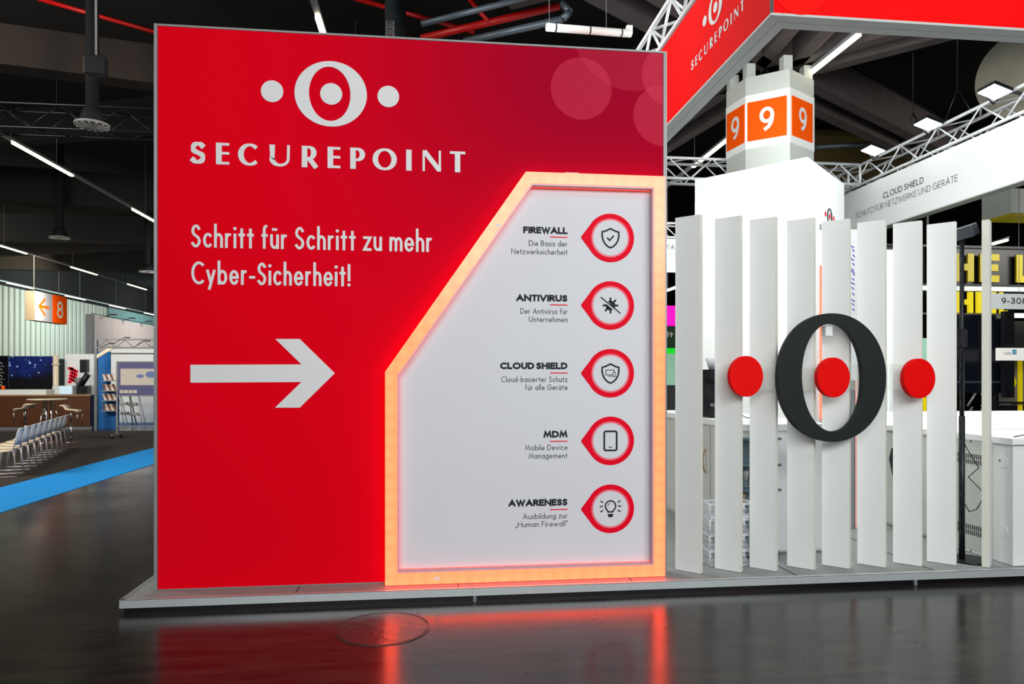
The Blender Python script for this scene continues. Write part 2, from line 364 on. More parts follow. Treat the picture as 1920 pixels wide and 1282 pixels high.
M['led_inner'] = mat('led_channel_inner_side', (196, 172, 184), .5, .1)

# floor
def floor_mat():
    m = bpy.data.materials.new('worn_polished_screed'); m.use_nodes = True; nt = m.node_tree; N = nt.nodes; L = nt.links; b = N['Principled BSDF']
    g = N.new('ShaderNodeNewGeometry'); mp = N.new('ShaderNodeMapping'); mp.inputs['Rotation'].default_value = (0, 0, .5); mp.inputs['Scale'].default_value = (1.2, 7, 1)
    L.new(g.outputs['Position'], mp.inputs[0])
    n1 = N.new('ShaderNodeTexNoise'); n1.inputs['Scale'].default_value = 1.6; n1.inputs['Detail'].default_value = 8; n1.inputs['Roughness'].default_value = .65; L.new(mp.outputs[0], n1.inputs['Vector'])
    n2 = N.new('ShaderNodeTexNoise'); n2.inputs['Scale'].default_value = .7; n2.inputs['Detail'].default_value = 3; L.new(g.outputs['Position'], n2.inputs['Vector'])
    cr = N.new('ShaderNodeValToRGB'); e = cr.color_ramp.elements
    e[0].position = .36; e[0].color = (.006, .006, .007, 1); e[1].position = .68; e[1].color = (.030, .026, .021, 1)
    L.new(n1.outputs['Fac'], cr.inputs[0])
    # fine light scratches
    mp2 = N.new('ShaderNodeMapping'); mp2.inputs['Rotation'].default_value = (0, 0, .9); mp2.inputs['Scale'].default_value = (2, 60, 1); L.new(g.outputs['Position'], mp2.inputs[0])
    n3 = N.new('ShaderNodeTexNoise'); n3.inputs['Scale'].default_value = 1.2; n3.inputs['Detail'].default_value = 5; L.new(mp2.outputs[0], n3.inputs['Vector'])
    sr = N.new('ShaderNodeMapRange'); sr.inputs[1].default_value = .67; sr.inputs[2].default_value = .72; L.new(n3.outputs['Fac'], sr.inputs[0])
    mx = N.new('ShaderNodeMix'); mx.data_type = 'RGBA'; mx.inputs[7].default_value = (.06, .05, .04, 1); L.new(sr.outputs[0], mx.inputs[0]); L.new(cr.outputs[0], mx.inputs[6])
    L.new(mx.outputs[2], b.inputs['Base Color'])
    rr = N.new('ShaderNodeMapRange'); rr.inputs[3].default_value = .16; rr.inputs[4].default_value = .28; L.new(n2.outputs['Fac'], rr.inputs[0]); rr.inputs[1].default_value = .3; rr.inputs[2].default_value = .75
    L.new(rr.outputs[0], b.inputs['Roughness']); b.inputs['IOR'].default_value = 1.42
    bp = N.new('ShaderNodeBump'); bp.inputs['Strength'].default_value = .06; bp.inputs['Distance'].default_value = .008
    L.new(n1.outputs['Fac'], bp.inputs['Height']); L.new(bp.outputs[0], b.inputs['Normal'])
    return m
M['floor'] = floor_mat()

# ------------------------------------------------------------------ structure
WV = 5.467
struct('floor', MB().box(-34, 34, -12, 78, -.1, 0), M['floor'], 'dark worn glossy hall floor')
M['ceil'] = mat('dark_ceiling', (12, 10, 9), .9, vary=.3, scale=1)
struct('ceiling', MB().box(-34, 34, -12, 78, 10.2, 10.4), M['ceil'], 'dark hall ceiling')
struct('wall_far', MB().box(-34, 34, 78, 78.3, 0, 10.2), M['ceil'])
struct('wall_right', MB().box(34, 34.3, -12, 78, 0, 10.2), M['ceil'])
struct('wall_rear', MB().box(-34, 34, -12.3, -12, 0, 10.2), M['ceil'])
wl = struct('wall_left', MB().box(-28.2, -27.9, -12, 78, 0, 10.2), M['ceil'], 'hall side wall with pale ribbed cladding over the openings')
M['clad'] = mat('pale_ribbed_cladding', (182, 186, 174), .5, .1)
rib = MB().prism([(-.27, 0), (.27, 0), (.20, .12), (-.20, .12)], lambda a, b: Vector((b, a, 2.97)), lambda a, b: Vector((b, a, 7.55)))
r0 = recalc(rib.build('cladding_rib', M['clad'], wl)); r0.location = (-27.9, 30, 0)
for i in range(1, 53): inst(r0, 'cladding_rib', wl, (-27.9, 30+i*.64, 0))
MB().box(-27.9, -27.78, 63.9, 77.5, 2.9, 7.6).build('smooth_cladding', mat('pale_teal_cladding', (120, 160, 160), .5), wl)
MB().box(-27.9, -27.84, 30, 63.7, 2.9, 7.6).build('cladding_backing', mat('cladding_shadow_groove', (84, 92, 86), .6), wl)
# rafters across the hall (set back above the lamp lines)
def beam(name, p0, p1, wd, dep, m, label=None, parent=None):
    p0 = Vector(p0); p1 = Vector(p1); d = (p1-p0).normalized(); s = Vector((-d.y, d.x, 0))*wd/2; up = Vector((0, 0, dep))
    mb = MB(); P = [p0-s, p0+s, p1+s, p1-s]; mb.add(P+[q+up for q in P], [(0,1,2,3),(7,6,5,4),(0,4,5,1),(1,5,6,2),(2,6,7,3),(3,7,4,0)])
    o = mb.build(name, m, parent); recalc(o)
    if label: tag(o, label, 'beam')
    return o
bl = [('broad brown concrete beam across the upper left, over the black truss', (-16, 13.2, 7.8), (1.0, 17.2, 7.85), .5, .8),
      ('long dark concrete beam behind the left lamp line', (-24, 24, 7.6), (4, 30, 7.9), .6, 1.2),
      ('dark concrete beam far back above the hanging number eight sign', (-27.5, 44, 7.9), (2, 44, 7.9), .6, 1.2),
      ('dark concrete beam highest in the left background', (-27.5, 35, 8.0), (-2, 35, 8.0), .6, 1.2)]
for lb, p, q, wd, dp in bl: beam('ceiling_beam', p, q, wd, dp, M['concrete_brown' if 'broad' in lb else 'concrete_dark'], lb)
for k, lb in enumerate(('slanting dark rafter rising left to right below the black truss', 'slanting dark rafter crossing the middle left lamp line')):
    beam('ceiling_beam', (-30+k*2, 26+k*14, 7.7), (-4, 19+k*16, 8.4), .4, .9, M['concrete_dark'], lb)

# column with the three number panels
cp = [atD(1362, 500, 13.62), atD(1398, 500, 13.02), atD(1481, 500, 12.62), atD(1526, 500, 13.12)]
cp = [Vector((p.x, p.y)) for p in cp]
cc = (cp[0]+cp[3])/2 + Vector((.12, .35))
poly = cp + [2*cc-cp[1], 2*cc-cp[2]]
ctop = 7.26
col = thing('column', 'massive faceted pale column carrying three orange number nine panels', 'column', (cc.x, cc.y, 0))
def colprism(pl, z0, z1, sc=1.0):
    q = [(cc+(p-cc)*sc)-cc for p in pl]
    return MB().prism([(a.x, a.y) for a in q], lambda a, b: Vector((a, b, z0)), lambda a, b: Vector((a, b, z1)))
recalc(colprism(poly, .103, ctop).build('shaft', M['col_paint'], col))
recalc(colprism(poly, 5.92, 6.92, 1.012).build('white_band', M['white_wall'], col, 'white band behind the orange panels'))
for i in range(6):
    p = (poly[i]-cc)*.84
    MB().box(p.x-.085, p.x+.085, p.y-.085, p.y+.085, ctop, ctop+.29).build('bearing_block', M['col_paint'], col)
for i, (xa, xb, ya, yb, ca, cb) in enumerate(((1365.5, 1391.5, 204, 184, 265, 249), (1402, 1472, 180, 169, 242, 234), (1484, 1521, 169.5, 185, 235, 248))):
    a = cp[i]; b = cp[i+1]; d = (b-a).normalized(); nrm = Vector((d.y, -d.x))
    if nrm.dot(Vector((-cc.x, -cc.y))) < 0: nrm = -nrm
    base = cc+(a-cc)*1.012; L = (b-a).length*1.012; o3 = Vector((base.x-cc.x, base.y-cc.y, 0)); n3 = Vector((nrm.x, nrm.y, 0)); d3 = Vector((d.x, d.y, 0))
    F = lambda s, z, k=.006: o3+d3*s+n3*k+Vector((0, 0, z))
    m0, m1 = (.07, .97) if i == 0 else ((.05, .93) if i == 1 else (.06, .9))
    z0, z1 = 6.06, 6.78
    mb = MB(); mb.prism([(L*m0, z0), (L*m1, z0), (L*m1, z1), (L*m0, z1)], lambda s, z: F(s, z, 0), lambda s, z: F(s, z, .012))
    sp = recalc(mb.build('number_panel', M['orange'], col))
    mb = MB(); glyph(mb, '9', L*(m0+m1)/2-.13, .26, .44, .068, lambda s, z: F(s, z+z0+.14, .016)); mb.build('numeral', M['white_print'], sp)
# twin beams that spread from the column head
for k, (ang, ln, lb) in enumerate(((-45, 9, 'front right'), (32, 9, 'back right'), (100, 9, 'back'), (215, 9, 'front left'), (150, 9, 'back left'), (265, 7, 'front'))):
    a = math.radians(ang); d = Vector((math.cos(a), math.sin(a), 0)); s = Vector((-d.y, d.x, 0))
    t = thing('roof_girder', 'twin ribbed grey concrete girder running %s from the numbered column head' % lb, 'beam', (cc.x, cc.y, 7.56))
    for sg in (-1, 1):
        p = d*.1+s*.32*sg; beam('girder_rib', p, p+d*ln, .26, .75, M['concrete'], None, t)
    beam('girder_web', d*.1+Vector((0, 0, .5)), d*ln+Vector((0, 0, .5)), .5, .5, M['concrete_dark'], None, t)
beam('ceiling_beam', (3.4, 10.5, 7.9), (9.2, 5.5, 8.1), .7, .8, M['concrete'], 'grey concrete girder above the white truss, top centre')
beam('ceiling_beam', (1.2, 11.5, 7.9), (5.8, 8.8, 8.0), .55, .8, M['concrete'], 'grey concrete rafter slanting behind the unlit tube, top centre')

# ------------------------------------------------------------------ lamp lines
def lamp_line(u, z, segs, v0, v1, label, r=.05):
    t = thing('lamp_track', label, 'lamp', (u, v0, z))
    MB().box(-.05, .05, 0, v1-v0, 0, .07).build('rail', M['alu'], t)
    v = v0
    for a, b in segs:
        MB().box(-.045, .045, a-v0, b-v0, -.045, -.002).build('lamp', M['lamp'], t)
    k = v0+1.5
    while k < v1:
        MB().tube((0, k-v0, .07), (0, k-v0, 10.2-z), .008, 4).build('suspension_wire', M['grey'], t); k += 6
ZL = 1.7+5.77
sg = lambda s, n: [(s+i*6.93, s+i*6.93+2.85) for i in range(n)]
lamp_line(-1.82, ZL, [(4.5, 7.35), (11.45, 14.3), (18.4, 21.2)], 3.5, 30, 'short lamp track above the big red wall, one end lit')
lamp_line(-10.28, ZL, sg(18.5, 6), 13, 60, 'nearest long lamp track in the left background, steepest line')
lamp_line(-19.0, ZL, sg(32.4, 4), 26, 60, 'middle lamp track in the left background')
lamp_line(-26.2, ZL, sg(39.6, 6), 30, 77, 'farthest lamp track, along the pale ribbed wall')
lamp_line(7.15, ZL, [(11.0, 12.5), (15.9, 18.5)], 10.9, 30, 'lamp track passing the numbered column')

# ------------------------------------------------------------------ stage
st = thing('stage_platform', 'low grey stand platform with a silver edge under the red wall and slats', 'platform', (0, 5.25, 0))
SU0, SU1, SV0, SV1, SZ = -2.21, 9.3, 5.25, 19.4, .10
MB().box(SU0+.02, SU1, .02, SV1-SV0, 0, .045).build('plinth', M['black_plain'], st)
MB().box(SU0+.004, SU1, .004, SV1-SV0, .046, SZ-.003).build('deck', M['carpet'], st)
for i, (a, b) in enumerate(((-2.21, .30), (.302, 2.72), (2.722, 5.35), (5.352, 9.3))):
    mb = MB(); mb.box(a, b, -.006, .004, .042, SZ+.001); mb.box(a, b, -.006, .022, SZ-.002, SZ+.0015); mb.build('edge_profile', M['alu_edge'], st)
mb = MB(); mb.box(SU0-.006, SU0+.004, 0, SV1-SV0, .042, SZ+.001); mb.box(SU0-.006, SU0+.03, 0, SV1-SV0, SZ-.002, SZ+.0015); mb.build('edge_profile', M['alu'], st)
for u in (-1.0, .2, 1.55, 2.9, 4.1): MB().box(u-.003, u+.003, .025, 2.5, SZ-.002, SZ+.001).build('floor_joint', M['seam'], st)
for u in (.32, 3.9): MB().box(u-.012, u+.012, -.01, .01, 0, .042).build('foot', M['grey'], st)

# ------------------------------------------------------------------ red wall
UL = atv(289, 700, WV).x; UR = atv(1250, 700, WV).x; ZT = 4.325
wall = thing('exhibition_wall', 'tall red display wall with white ring logo, slogan and arrow', 'display wall', (0, WV, SZ))
def WP(x, y, dv=0): p = atv(x, y, WV+dv); return Vector((p.x, dv, p.z-SZ))
H = ZT-SZ
mb = MB(); mb.box(UL+.03, UR-.03, .006, .10, .002, H-.012); fab = mb.build('core', M['white_wall'], wall)
# red print material
m = bpy.data.materials.new('red_printed_fabric'); m.use_nodes = True; nt = m.node_tree; N = nt.nodes; L = nt.links; b = N['Principled BSDF']
b.inputs['Roughness'].default_value = .8; b.inputs['Specular IOR Level'].default_value = .04
tc = N.new('ShaderNodeTexCoord'); sx = N.new('ShaderNodeSeparateXYZ'); L.new(tc.outputs['Object'], sx.inputs[0])
def mth(op, a, b_=None, c_=None, cl=False):
    n = N.new('ShaderNodeMath'); n.operation = op; n.use_clamp = cl
    for i, q in enumerate((a, b_, c_)):
        if q is None: continue
        if isinstance(q, (int, float)): n.inputs[i].default_value = q
        else: L.new(q, n.inputs[i])
    return n.outputs[0]
def mr(v, a, b_, c_=0, d=1):
    n = N.new('ShaderNodeMapRange'); n.interpolation_type = 'SMOOTHSTEP'; n.inputs[1].default_value = a; n.inputs[2].default_value = b_; n.inputs[3].default_value = c_; n.inputs[4].default_value = d
    L.new(v, n.inputs[0]); return n.outputs[0]
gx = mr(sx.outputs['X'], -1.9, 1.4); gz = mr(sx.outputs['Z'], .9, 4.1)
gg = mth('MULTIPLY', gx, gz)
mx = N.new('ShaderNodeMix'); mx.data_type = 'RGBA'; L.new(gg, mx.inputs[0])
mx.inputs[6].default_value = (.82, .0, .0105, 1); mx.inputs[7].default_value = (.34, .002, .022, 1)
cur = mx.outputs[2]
for (px, py, pr) in ((1090, 166, 57), (1186, 55, 112), (1262, 142, 58), (1243, 217, 55)):
    c0 = WP(px, py); r = (WP(px+pr, py)-WP(px-pr, py)).length/2
    dx = mth('SUBTRACT', sx.outputs['X'], c0.x); dz = mth('SUBTRACT', sx.outputs['Z'], c0.z)
    dd = mth('SQRT', mth('ADD', mth('MULTIPLY', dx, dx), mth('MULTIPLY', dz, dz)))
    mk = mr(dd, r+.004, r-.004, 0, .26 if pr != 112 else .15)
    nm = N.new('ShaderNodeMix'); nm.data_type = 'RGBA'; L.new(mk, nm.inputs[0]); L.new(cur, nm.inputs[6]); nm.inputs[7].default_value = (.82, .07, .14, 1); cur = nm.outputs[2]
L.new(cur, b.inputs['Base Color'])
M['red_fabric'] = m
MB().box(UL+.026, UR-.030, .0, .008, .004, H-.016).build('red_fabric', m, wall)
# profiles
mb = MB(); mb.box(UL, UL+.024, -.006, .106, 0, H).build('edge_profile', M['profile'], wall)
mb = MB(); mb.box(UL+.024, UR-.028, -.004, .106, H-.014, H).build('edge_profile', M['profile'], wall)
mb = MB()
mb.box(UR-.028, UR-.018, -.006, .106, 0, H); mb.box(UR-.018, UR-.014, 0, .106, 0, H); mb.box(UR-.014, UR, -.006, .106, 0, H)
mb.build('corner_post', M['profile'], wall)
MB().box(UL, UR, .10, .11, 0, H).build('back_panel', M['white_wall'], wall)
MB().box(UL+.024, UR-.028, -.012, 0, 0, .006).build('foot_profile', M['alu'], wall)
# printed graphics
F0 = lambda a, b: Vector((a, -.003, b))
pL, pR = WP(357.5, 307.3), WP(872.3, 322.8)
logo(wall, (pL.x, 0, (pL.z+pR.z)/2+.0), (1, 0, 0), (0, -1, 0), pR.x-pL.x, (M['white_print'],)*3, off=.003)
def wtext(parent, s, x0, x1, ybl, ybr, cappx, wfrac, m, name='lettering', **kw):
    a = WP(x0, ybl); c = WP(x1, ybr); cap = (WP(x0, ybl-cappx)-a).length
    z = (a.z+c.z)/2; mb = MB(); text(mb, s, a.x, c.x-a.x, cap, cap*wfrac, lambda p, q: Vector((p, -.004, q+z)), **kw)
    return mb.build(name, m, parent)
wtext(wall, 'Schritt für Schritt zu mehr', 358.5, 810.5, 464.5, 472, 43, .118, M['white_print'], 'slogan', gap=.085, sp=.24)
wtext(wall, 'Cyber-Sicherheit!', 359, 657, 533.5, 536.5, 43, .118, M['white_print'], 'slogan', gap=.085)
ar = [(357.2,683.6),(565.3,683),(516.3,635.3),(562.2,635.3),(628,699.5),(562.2,764),(515.7,764),(565.3,716),(357.2,717.3)]
aw = [WP(*p) for p in ar]; mb = MB()
mb.add([(p.x, -.003, p.z) for p in aw], [(0, 8, 7, 1), (1, 3+1, 3, 2), (1, 7, 4), (7, 6, 5, 4)]); mb.build('arrow', M['white_print'], wall)
# white infographic panel
led_v = WV-.095
def FP(x, y): p = atv(x, y, led_v); return (p.x, p.z-SZ)
ul = FP(722, 700)[0]; ur = FP(1247, 700)[0]
zB = FP(722, 697)[1]; uC = FP(986, 322)[0]; zT = (FP(986, 321)[1]+FP(1247, 331)[1])/2
outer = [(ul, .003), (ur, .003), (ur, zT), (uC, zT), (ul, zB)]
def inset(pl, d):
    n = len(pl); R = []
    for i in range(n):
        p0, p1, p2 = Vector(pl[i-1]), Vector(pl[i]), Vector(pl[(i+1) % n])
        a = (p1-p0).normalized(); c = (p2-p1).normalized(); na = Vector((-a.y, a.x)); nc = Vector((-c.y, c.x)); mm = (na+nc)
        R.append(tuple(p1+mm*(d/(1+na.dot(nc)))))
    return R
BW = .090; inner = inset(outer, BW)
mb = MB(); pl = inset(outer, BW*.6); mb.prism(pl, lambda a, b: Vector((a, -.010, b)), lambda a, b: Vector((a, -.001, b)))
pan = recalc(mb.build('white_panel', M['panel'], wall, 'white panel with five red drop icons'))
def icon_text(lines):
    for (s, x0, x1, yb, cp_, wf, mm, kw) in lines:
        a = WP(x0, yb); c = WP(x1, yb); cap = (WP(x0, yb-cp_)-a).length; mb = MB()
        text(mb, s, a.x, c.x-a.x, cap, cap*wf, lambda p, q: Vector((p, -.0125, q+a.z)), **kw); mb.build('caption', mm, pan)
R_ = 1063.5
Bk = dict(gap=.05, sp=.24); Lk = dict(gap=.15, sp=.34)
icon_text([('FIREWALL', 980.6, R_, 437.5, 12.6, .27, M['ink'], Bk), ('Die Basis der', 991.3, R_, 461.2, 10.4, .10, M['ink_soft'], Lk), ('Netzwerksicherheit', 958.7, R_, 476.3, 10.4, .10, M['ink_soft'], Lk),
 ('ANTIVIRUS', 967.5, R_, 564.6, 12.6, .27, M['ink'], Bk), ('Der Antivirus für', 975.4, R_, 588.2, 10.4, .10, M['ink_soft'], Lk), ('Unternehmen', 991.5, R_, 603.6, 10.4, .10, M['ink_soft'], Lk),
 ('CLOUD SHIELD', 937.5, R_, 691.8, 12.6, .27, M['ink'], Bk), ('Cloud-basierter Schutz', 939.8, R_, 716, 10.4, .10, M['ink_soft'], Lk), ('für alle Geräte', 984.4, R_, 731, 10.4, .10, M['ink_soft'], Lk),
 ('MDM', 1018.5, R_, 820, 12.6, .27, M['ink'], Bk), ('Mobile Device', 984.4, R_, 843.9, 10.4, .10, M['ink_soft'], Lk), ('Management', 991.3, R_, 859.3, 10.4, .10, M['ink_soft'], Lk),
 ('AWARENESS', 953.1, R_, 949, 12.6, .27, M['ink'], Bk), ('Ausbildung zur', 980, R_, 972.6, 10.4, .10, M['ink_soft'], Lk), ('„Human Firewall“', 966, R_, 987.8, 10.4, .10, M['ink_soft'], Lk)])
icy = [446.6, 572.9, 699.6, 826, 953]
kpx = (WP(1188, 700)-WP(1100, 700)).length/88
for n_, (cy, uy) in enumerate(zip(icy, (444.7, 571.7, 699, 827, 954.7))):
    a = WP(1030.7, uy); c = WP(R_, uy); mb = MB(); mb.add([(a.x, -.0125, a.z-.0038), (c.x, -.0125, a.z-.0038), (c.x, -.0125, a.z+.0038), (a.x, -.0125, a.z+.0038)], [(0,1,2,3)]); mb.build('underline', M['red_ink'], pan)
    c0 = WP(1143.8, cy); F = lambda p, q, k=0: Vector((c0.x+p*kpx, -.0120-k*.0009, c0.z+q*kpx))
    # drop: circle + point to the left
    pts = [(44.4*math.cos(t), 44.4*math.sin(t)) for t in [math.radians(-150+300*i/60) for i in range(61)]] + [(-54, 2), (-54.6, 0), (-54, -2)]
    mb = MB(); mb.add([F(*p) for p in pts], [tuple(range(len(pts)))]); ic = mb.build('icon_drop', M['red_ink'], pan)
    mb = MB(); disc(mb, 0, 0, 35.6, lambda p, q: F(p, q, 1), 48); mb.build('icon_rim', M['pink_ink'], ic)
    mb = MB(); disc(mb, 0, 0, 32.4, lambda p, q: F(p, q, 2), 48); mb.build('icon_face', M['panel'], ic)
    G3 = lambda p, q: F(p, q, 3); mb = MB()
    if n_ in (0, 2):
        sh = [(0, 17), (5, 14.5), (10, 12.2), (15.5, 10.8), (15.6, 3), (14, -4), (10.5, -10.5), (5.5, -15.5), (0, -18)]
        sh = sh+[(-x, y) for x, y in reversed(sh[1:-1])]+[sh[0]]
        stroke(mb, sh, 3.0, G3)
        if n_ == 0: stroke(mb, [(-5.5, -.5), (-1.6, -4.6), (5.4, 3.4)], 2.8, G3)
        else:
            stroke(mb, [(-8.6, -3), (-8.6, 6), (7, 6), (7, 2.2)], 1.2, G3); stroke(mb, [(-8.6, -3), (3.2, -3)], 1.2, G3); stroke(mb, [(-1, -3), (-1, -5.2)], 1.6, G3, False); stroke(mb, [(-5, -5.4), (3.2, -5.4)], 1.0, G3)
            stroke(mb, [(4.6, 1.6), (9.2, 1.6), (9.2, -6), (4.6, -6), (4.6, 1.6)], 1.1, G3); stroke(mb, [(6.2, -4.8), (7.6, -4.8)], .7, G3)
    elif n_ == 1:
        def gear(side):
            for i in range(8):
                a = math.radians(90-45*i); p = (12.8*math.cos(a), 12.8*math.sin(a))
                if (p[0]+p[1])*side > 3: stroke(mb, [(7*math.cos(a), 7*math.sin(a)), (12.6*math.cos(a), 12.6*math.sin(a))], 3.4, G3); disc(mb, 13*math.cos(a), 13*math.sin(a), 1.9, G3, 10)
            off = 1.3
            L2 = [(9.2*math.cos(math.radians(45+t)), 9.2*math.sin(math.radians(45+t))) for t in range(-78, 79, 12)]
            L2 = [(x*side, y*side) for x, y in L2]; k = len(mb.v); mb.v += [tuple(G3(*p)) for p in L2]; mb.f.append(tuple(range(k, k+len(L2)))); mb.sm.append(False)
        gear(1); gear(-1)
        mb.build('icon_symbol', M['ink'], ic); mb = MB()
        stroke(mb, [(-17, 13), (17, -15)], 4.2, lambda p, q: F(p, q, 4)); mb.build('icon_gap', M['panel'], ic); mb = MB()
        stroke(mb, [(-17.5, 14.5), (18, -13.8)], 2.2, lambda p, q: F(p, q, 5)); disc(mb, 1, 3.5, 1.6, lambda p, q: F(p, q, 6), 12)
    elif n_ == 3:
        r = 3; rr = []
        for (cx, cy2, a0) in ((8.6, 14.4, 0), (-8.6, 14.4, 90), (-8.6, -14.4, 180), (8.6, -14.4, 270)): rr += A(cx, cy2, r, r, a0, a0+90, 4)
        stroke(mb, rr+[rr[0]], 3.3, G3); stroke(mb, [(-2.4, -11.6), (2.4, -11.6)], 1.6, G3)
    else:
        stroke(mb, [(-4.6, -5.6)]+[(-5, -4), (-7.5, -.5)]+A(0, 5, 9.6, 9.6, 205, -25, 20)+[(7.5, -.5), (5, -4), (4.6, -5.6), (-4.6, -5.6)], 2.6, G3)
        stroke(mb, A(0, 5, 5, 5, 170, 105, 5), 1.2, G3)
        for s_ in (-1, 1):
            for p, q in (((14.5, 12.2), (18, 14.2)), ((15.2, 4.6), (19.2, 4.6)), ((14.5, -3), (18, -5))): stroke(mb, [(p[0]*s_, p[1]), (q[0]*s_, q[1])], 2.2, G3)
        mb.add([G3(-5.2, -9.2), G3(5.2, -9.2), G3(4.8, -13), G3(2.6, -15.6), G3(-2.6, -15.6), G3(-4.8, -13)], [(0, 1, 2, 3, 4, 5)])
    mb.build('icon_symbol', M['ink'], ic)
# ------------------------------------------------------------------ LED frame
lf = thing('light_frame', 'five-sided glowing orange LED frame around the white panel', 'light frame', (0, led_v, SZ))
mb = MB(); mbs = MB()
n = 5
F_f = lambda a, b: Vector((a, 0, b)); F_b = lambda a, b: Vector((a, .084, b))
# lit diffuser: front, outer sides
P = [F_f(*p) for p in outer]+[F_f(*p) for p in inner]+[F_b(*p) for p in outer]
Fc = []
for i in range(n):
    j = (i+1) % n; Fc += [(i, j, n+j, n+i)]
    if i != 1: mbs.add([P[i], P[2*n+i], P[2*n+j], P[j]], [(0, 1, 2, 3)])
recalc(mbs.build('lit_side', M['led_side'], lf))
mb.add(P, Fc); recalc(mb.build('lit_diffuser', M['led'], lf))
mb = MB(); mb.box(ur, ur+.002, .0, .084, .003, zT); mb.build('outer_channel', M['profile'], lf)
mb = MB(); inner2 = inset(outer, BW+.012)
mb.ring(inner, inner2, lambda a, b: Vector((a, .004, b)), F_b); recalc(mb.build('inner_channel', M['led_inner'], lf, 'grey aluminium inner channel'))
mb = MB(); in3 = inset(outer, BW+.0125)
for i in (0, 2, 3, 4):
    j = (i+1) % n; mb.add([Vector((in3[i][0], .05, in3[i][1])), Vector((in3[j][0], .05, in3[j][1])), Vector((in3[j][0], .082, in3[j][1])), Vector((in3[i][0], .082, in3[i][1]))], [(0, 1, 2, 3)])
mb.build('glow_strip', M['led_side'], lf, 'red glowing strip inside the channel')
for (px, py) in ((934, 422), (820, 1084)):
    a = FP(px, py); MB().box(a[0]-.018, a[0]+.018, -.003, 0, a[1]-.012, a[1]+.012).build('clip', M['white_print'], lf)
a = FP(1080, 325); MB().box(a[0]-.09, a[0]+.02, -.002, .05, zT, zT+.004).build('seam_clip', M['white_print'], lf)

# ------------------------------------------------------------------ slat fence
sl_px = [1312, 1387.5, 1454, 1525.5, 1592, 1659.5, 1727.5, 1792]
names = ['leftmost tall white slat, right beside the glowing frame', 'second white slat from the glowing frame, behind the left red disc', 'third white slat, between left red disc and black ring',
 'fourth white slat, crossed by the left half of the black ring', 'fifth white slat, behind the red disc inside the black ring', 'sixth white slat, crossed by the right half of the black ring',
 'seventh white slat, behind the right red disc', 'eighth white slat, just left of the black pole', 'narrow-looking white slat at far right, turned the other way']
VF = 5.41; BVx, BVy = -.150, .150; TH = .055
bd = Vector((BVx, BVy, 0)).normalized(); th = Vector((bd.y, -bd.x, 0))
if th.y < 0: th = -th
def slat(px, name, vf=VF, dirv=None, thv=None, zt=2.90, ln=.212):
    p = atv(px, 700, vf); o = thing('fence_slat', name, 'slat', (p.x, vf, SZ+.001), 0, 'white slats of the see-through fence')
    d = dirv or bd; t = thv or th
    q = [Vector((0,0,0)), d*ln, d*ln+t*TH, t*TH]
    mb = MB(); mb.add(q+[k+Vector((0,0,zt)) for k in q], [(0,1,2,3),(4,5,6,7),(0,1,5,4),(1,2,6,5),(2,3,7,6)]); recalc(mb.build('board', M['slat'], o))
    q = [Vector((0,0,0)), d*.002, d*.002+t*TH, t*TH]
    mb = MB(); e = -d*.002; q = [Vector((0,0,0))+e, Vector((0,0,0)), t*TH, t*TH+e]
    mb.add(q+[k+Vector((0,0,zt)) for k in q], [(0,1,2,3),(4,5,6,7),(0,1,5,4),(1,2,6,5),(2,3,7,6),(3,0,4,7)]); recalc(mb.build('cut_edge', M['slat_edge'], o))
    return o
for px, nm in zip(sl_px, names): slat(px, nm)
d9 = Vector((.72, .69, 0)).normalized()
slat(1855.5, names[8], 5.31, ln=.15, dirv=d9, thv=Vector((-d9.y, d9.x, 0)))

# fence logo
LV = 5.345; LT = .05
def FL(x, y): p = atv(x, y, LV-LT); return (p.x, p.z)
a = FL(1458.5, 707); b_ = FL(1662, 707); t_ = FL(1560, 587); bo = FL(1560, 828.3); c_ = ((a[0]+b_[0])/2, (t_[1]+bo[1])/2)
a2 = FL(1504, 707); b2 = FL(1617.5, 707); t2 = FL(1560, 606.5); bo2 = FL(1560, 809)
rg = thing('ring_sign', 'big black oval ring mounted on the white slats', 'sign', (c_[0], LV, SZ))
fz = lambda v: (lambda p, q: Vector((p-c_[0], v, q-SZ)))
mb = MB(); mb.ring(ell(c_[0], c_[1], (b_[0]-a[0])/2, (t_[1]-bo[1])/2, 96, .97), ell((a2[0]+b2[0])/2, (t2[1]+bo2[1])/2, (b2[0]-a2[0])/2, (t2[1]-bo2[1])/2, 96, .97, tilt=.035), fz(-LT), fz(0))
recalc(mb.build('foam_ring', M['black'], rg, bevel=.002))
MB().box(-.03, .03, -.0, .062, -.08-SZ+c_[1]+.42, c_[1]+.46-SZ-.04).build('spacer', M['slat'], rg)
for (x0, x1, y0, y1, lb) in ((1368.5, 1431, 667, 743.7, 'left red disc on the white slats, outside the black ring'), (1533, 1594, 670, 745, 'red disc in the middle of the black ring'), (1695, 1754, 672, 746.5, 'right red disc on the white slats, outside the black ring')):
    a = FL(x0, 707); b_ = FL(x1, 707); t_ = FL((x0+x1)/2, y0); bo = FL((x0+x1)/2, y1)
    cx, cz = (a[0]+b_[0])/2, (t_[1]+bo[1])/2
    o = thing('disc_sign', lb, 'sign', (cx, LV, cz), 0, 'red foam discs of the fence logo')
    mb = MB(); mb.prism(ell(0, 0, (b_[0]-a[0])/2, (t_[1]-bo[1])/2, 64), lambda p, q: Vector((p, -LT, q)), lambda p, q: Vector((p, 0, q)))
    recalc(mb.build('foam_disc', M['disc_red'], o, bevel=.002))
a = FL(1412, 682); b_ = FL(1735, 730.5)
o = MB().box(0, b_[0]-a[0], 0, .004, b_[1]-a[1], 0).build('acrylic_bar', M['acrylic']); o.location = (a[0], LV+.003, a[1]); recalc(o)
tag(o, 'clear acrylic strip behind ring and discs', 'mounting bar')

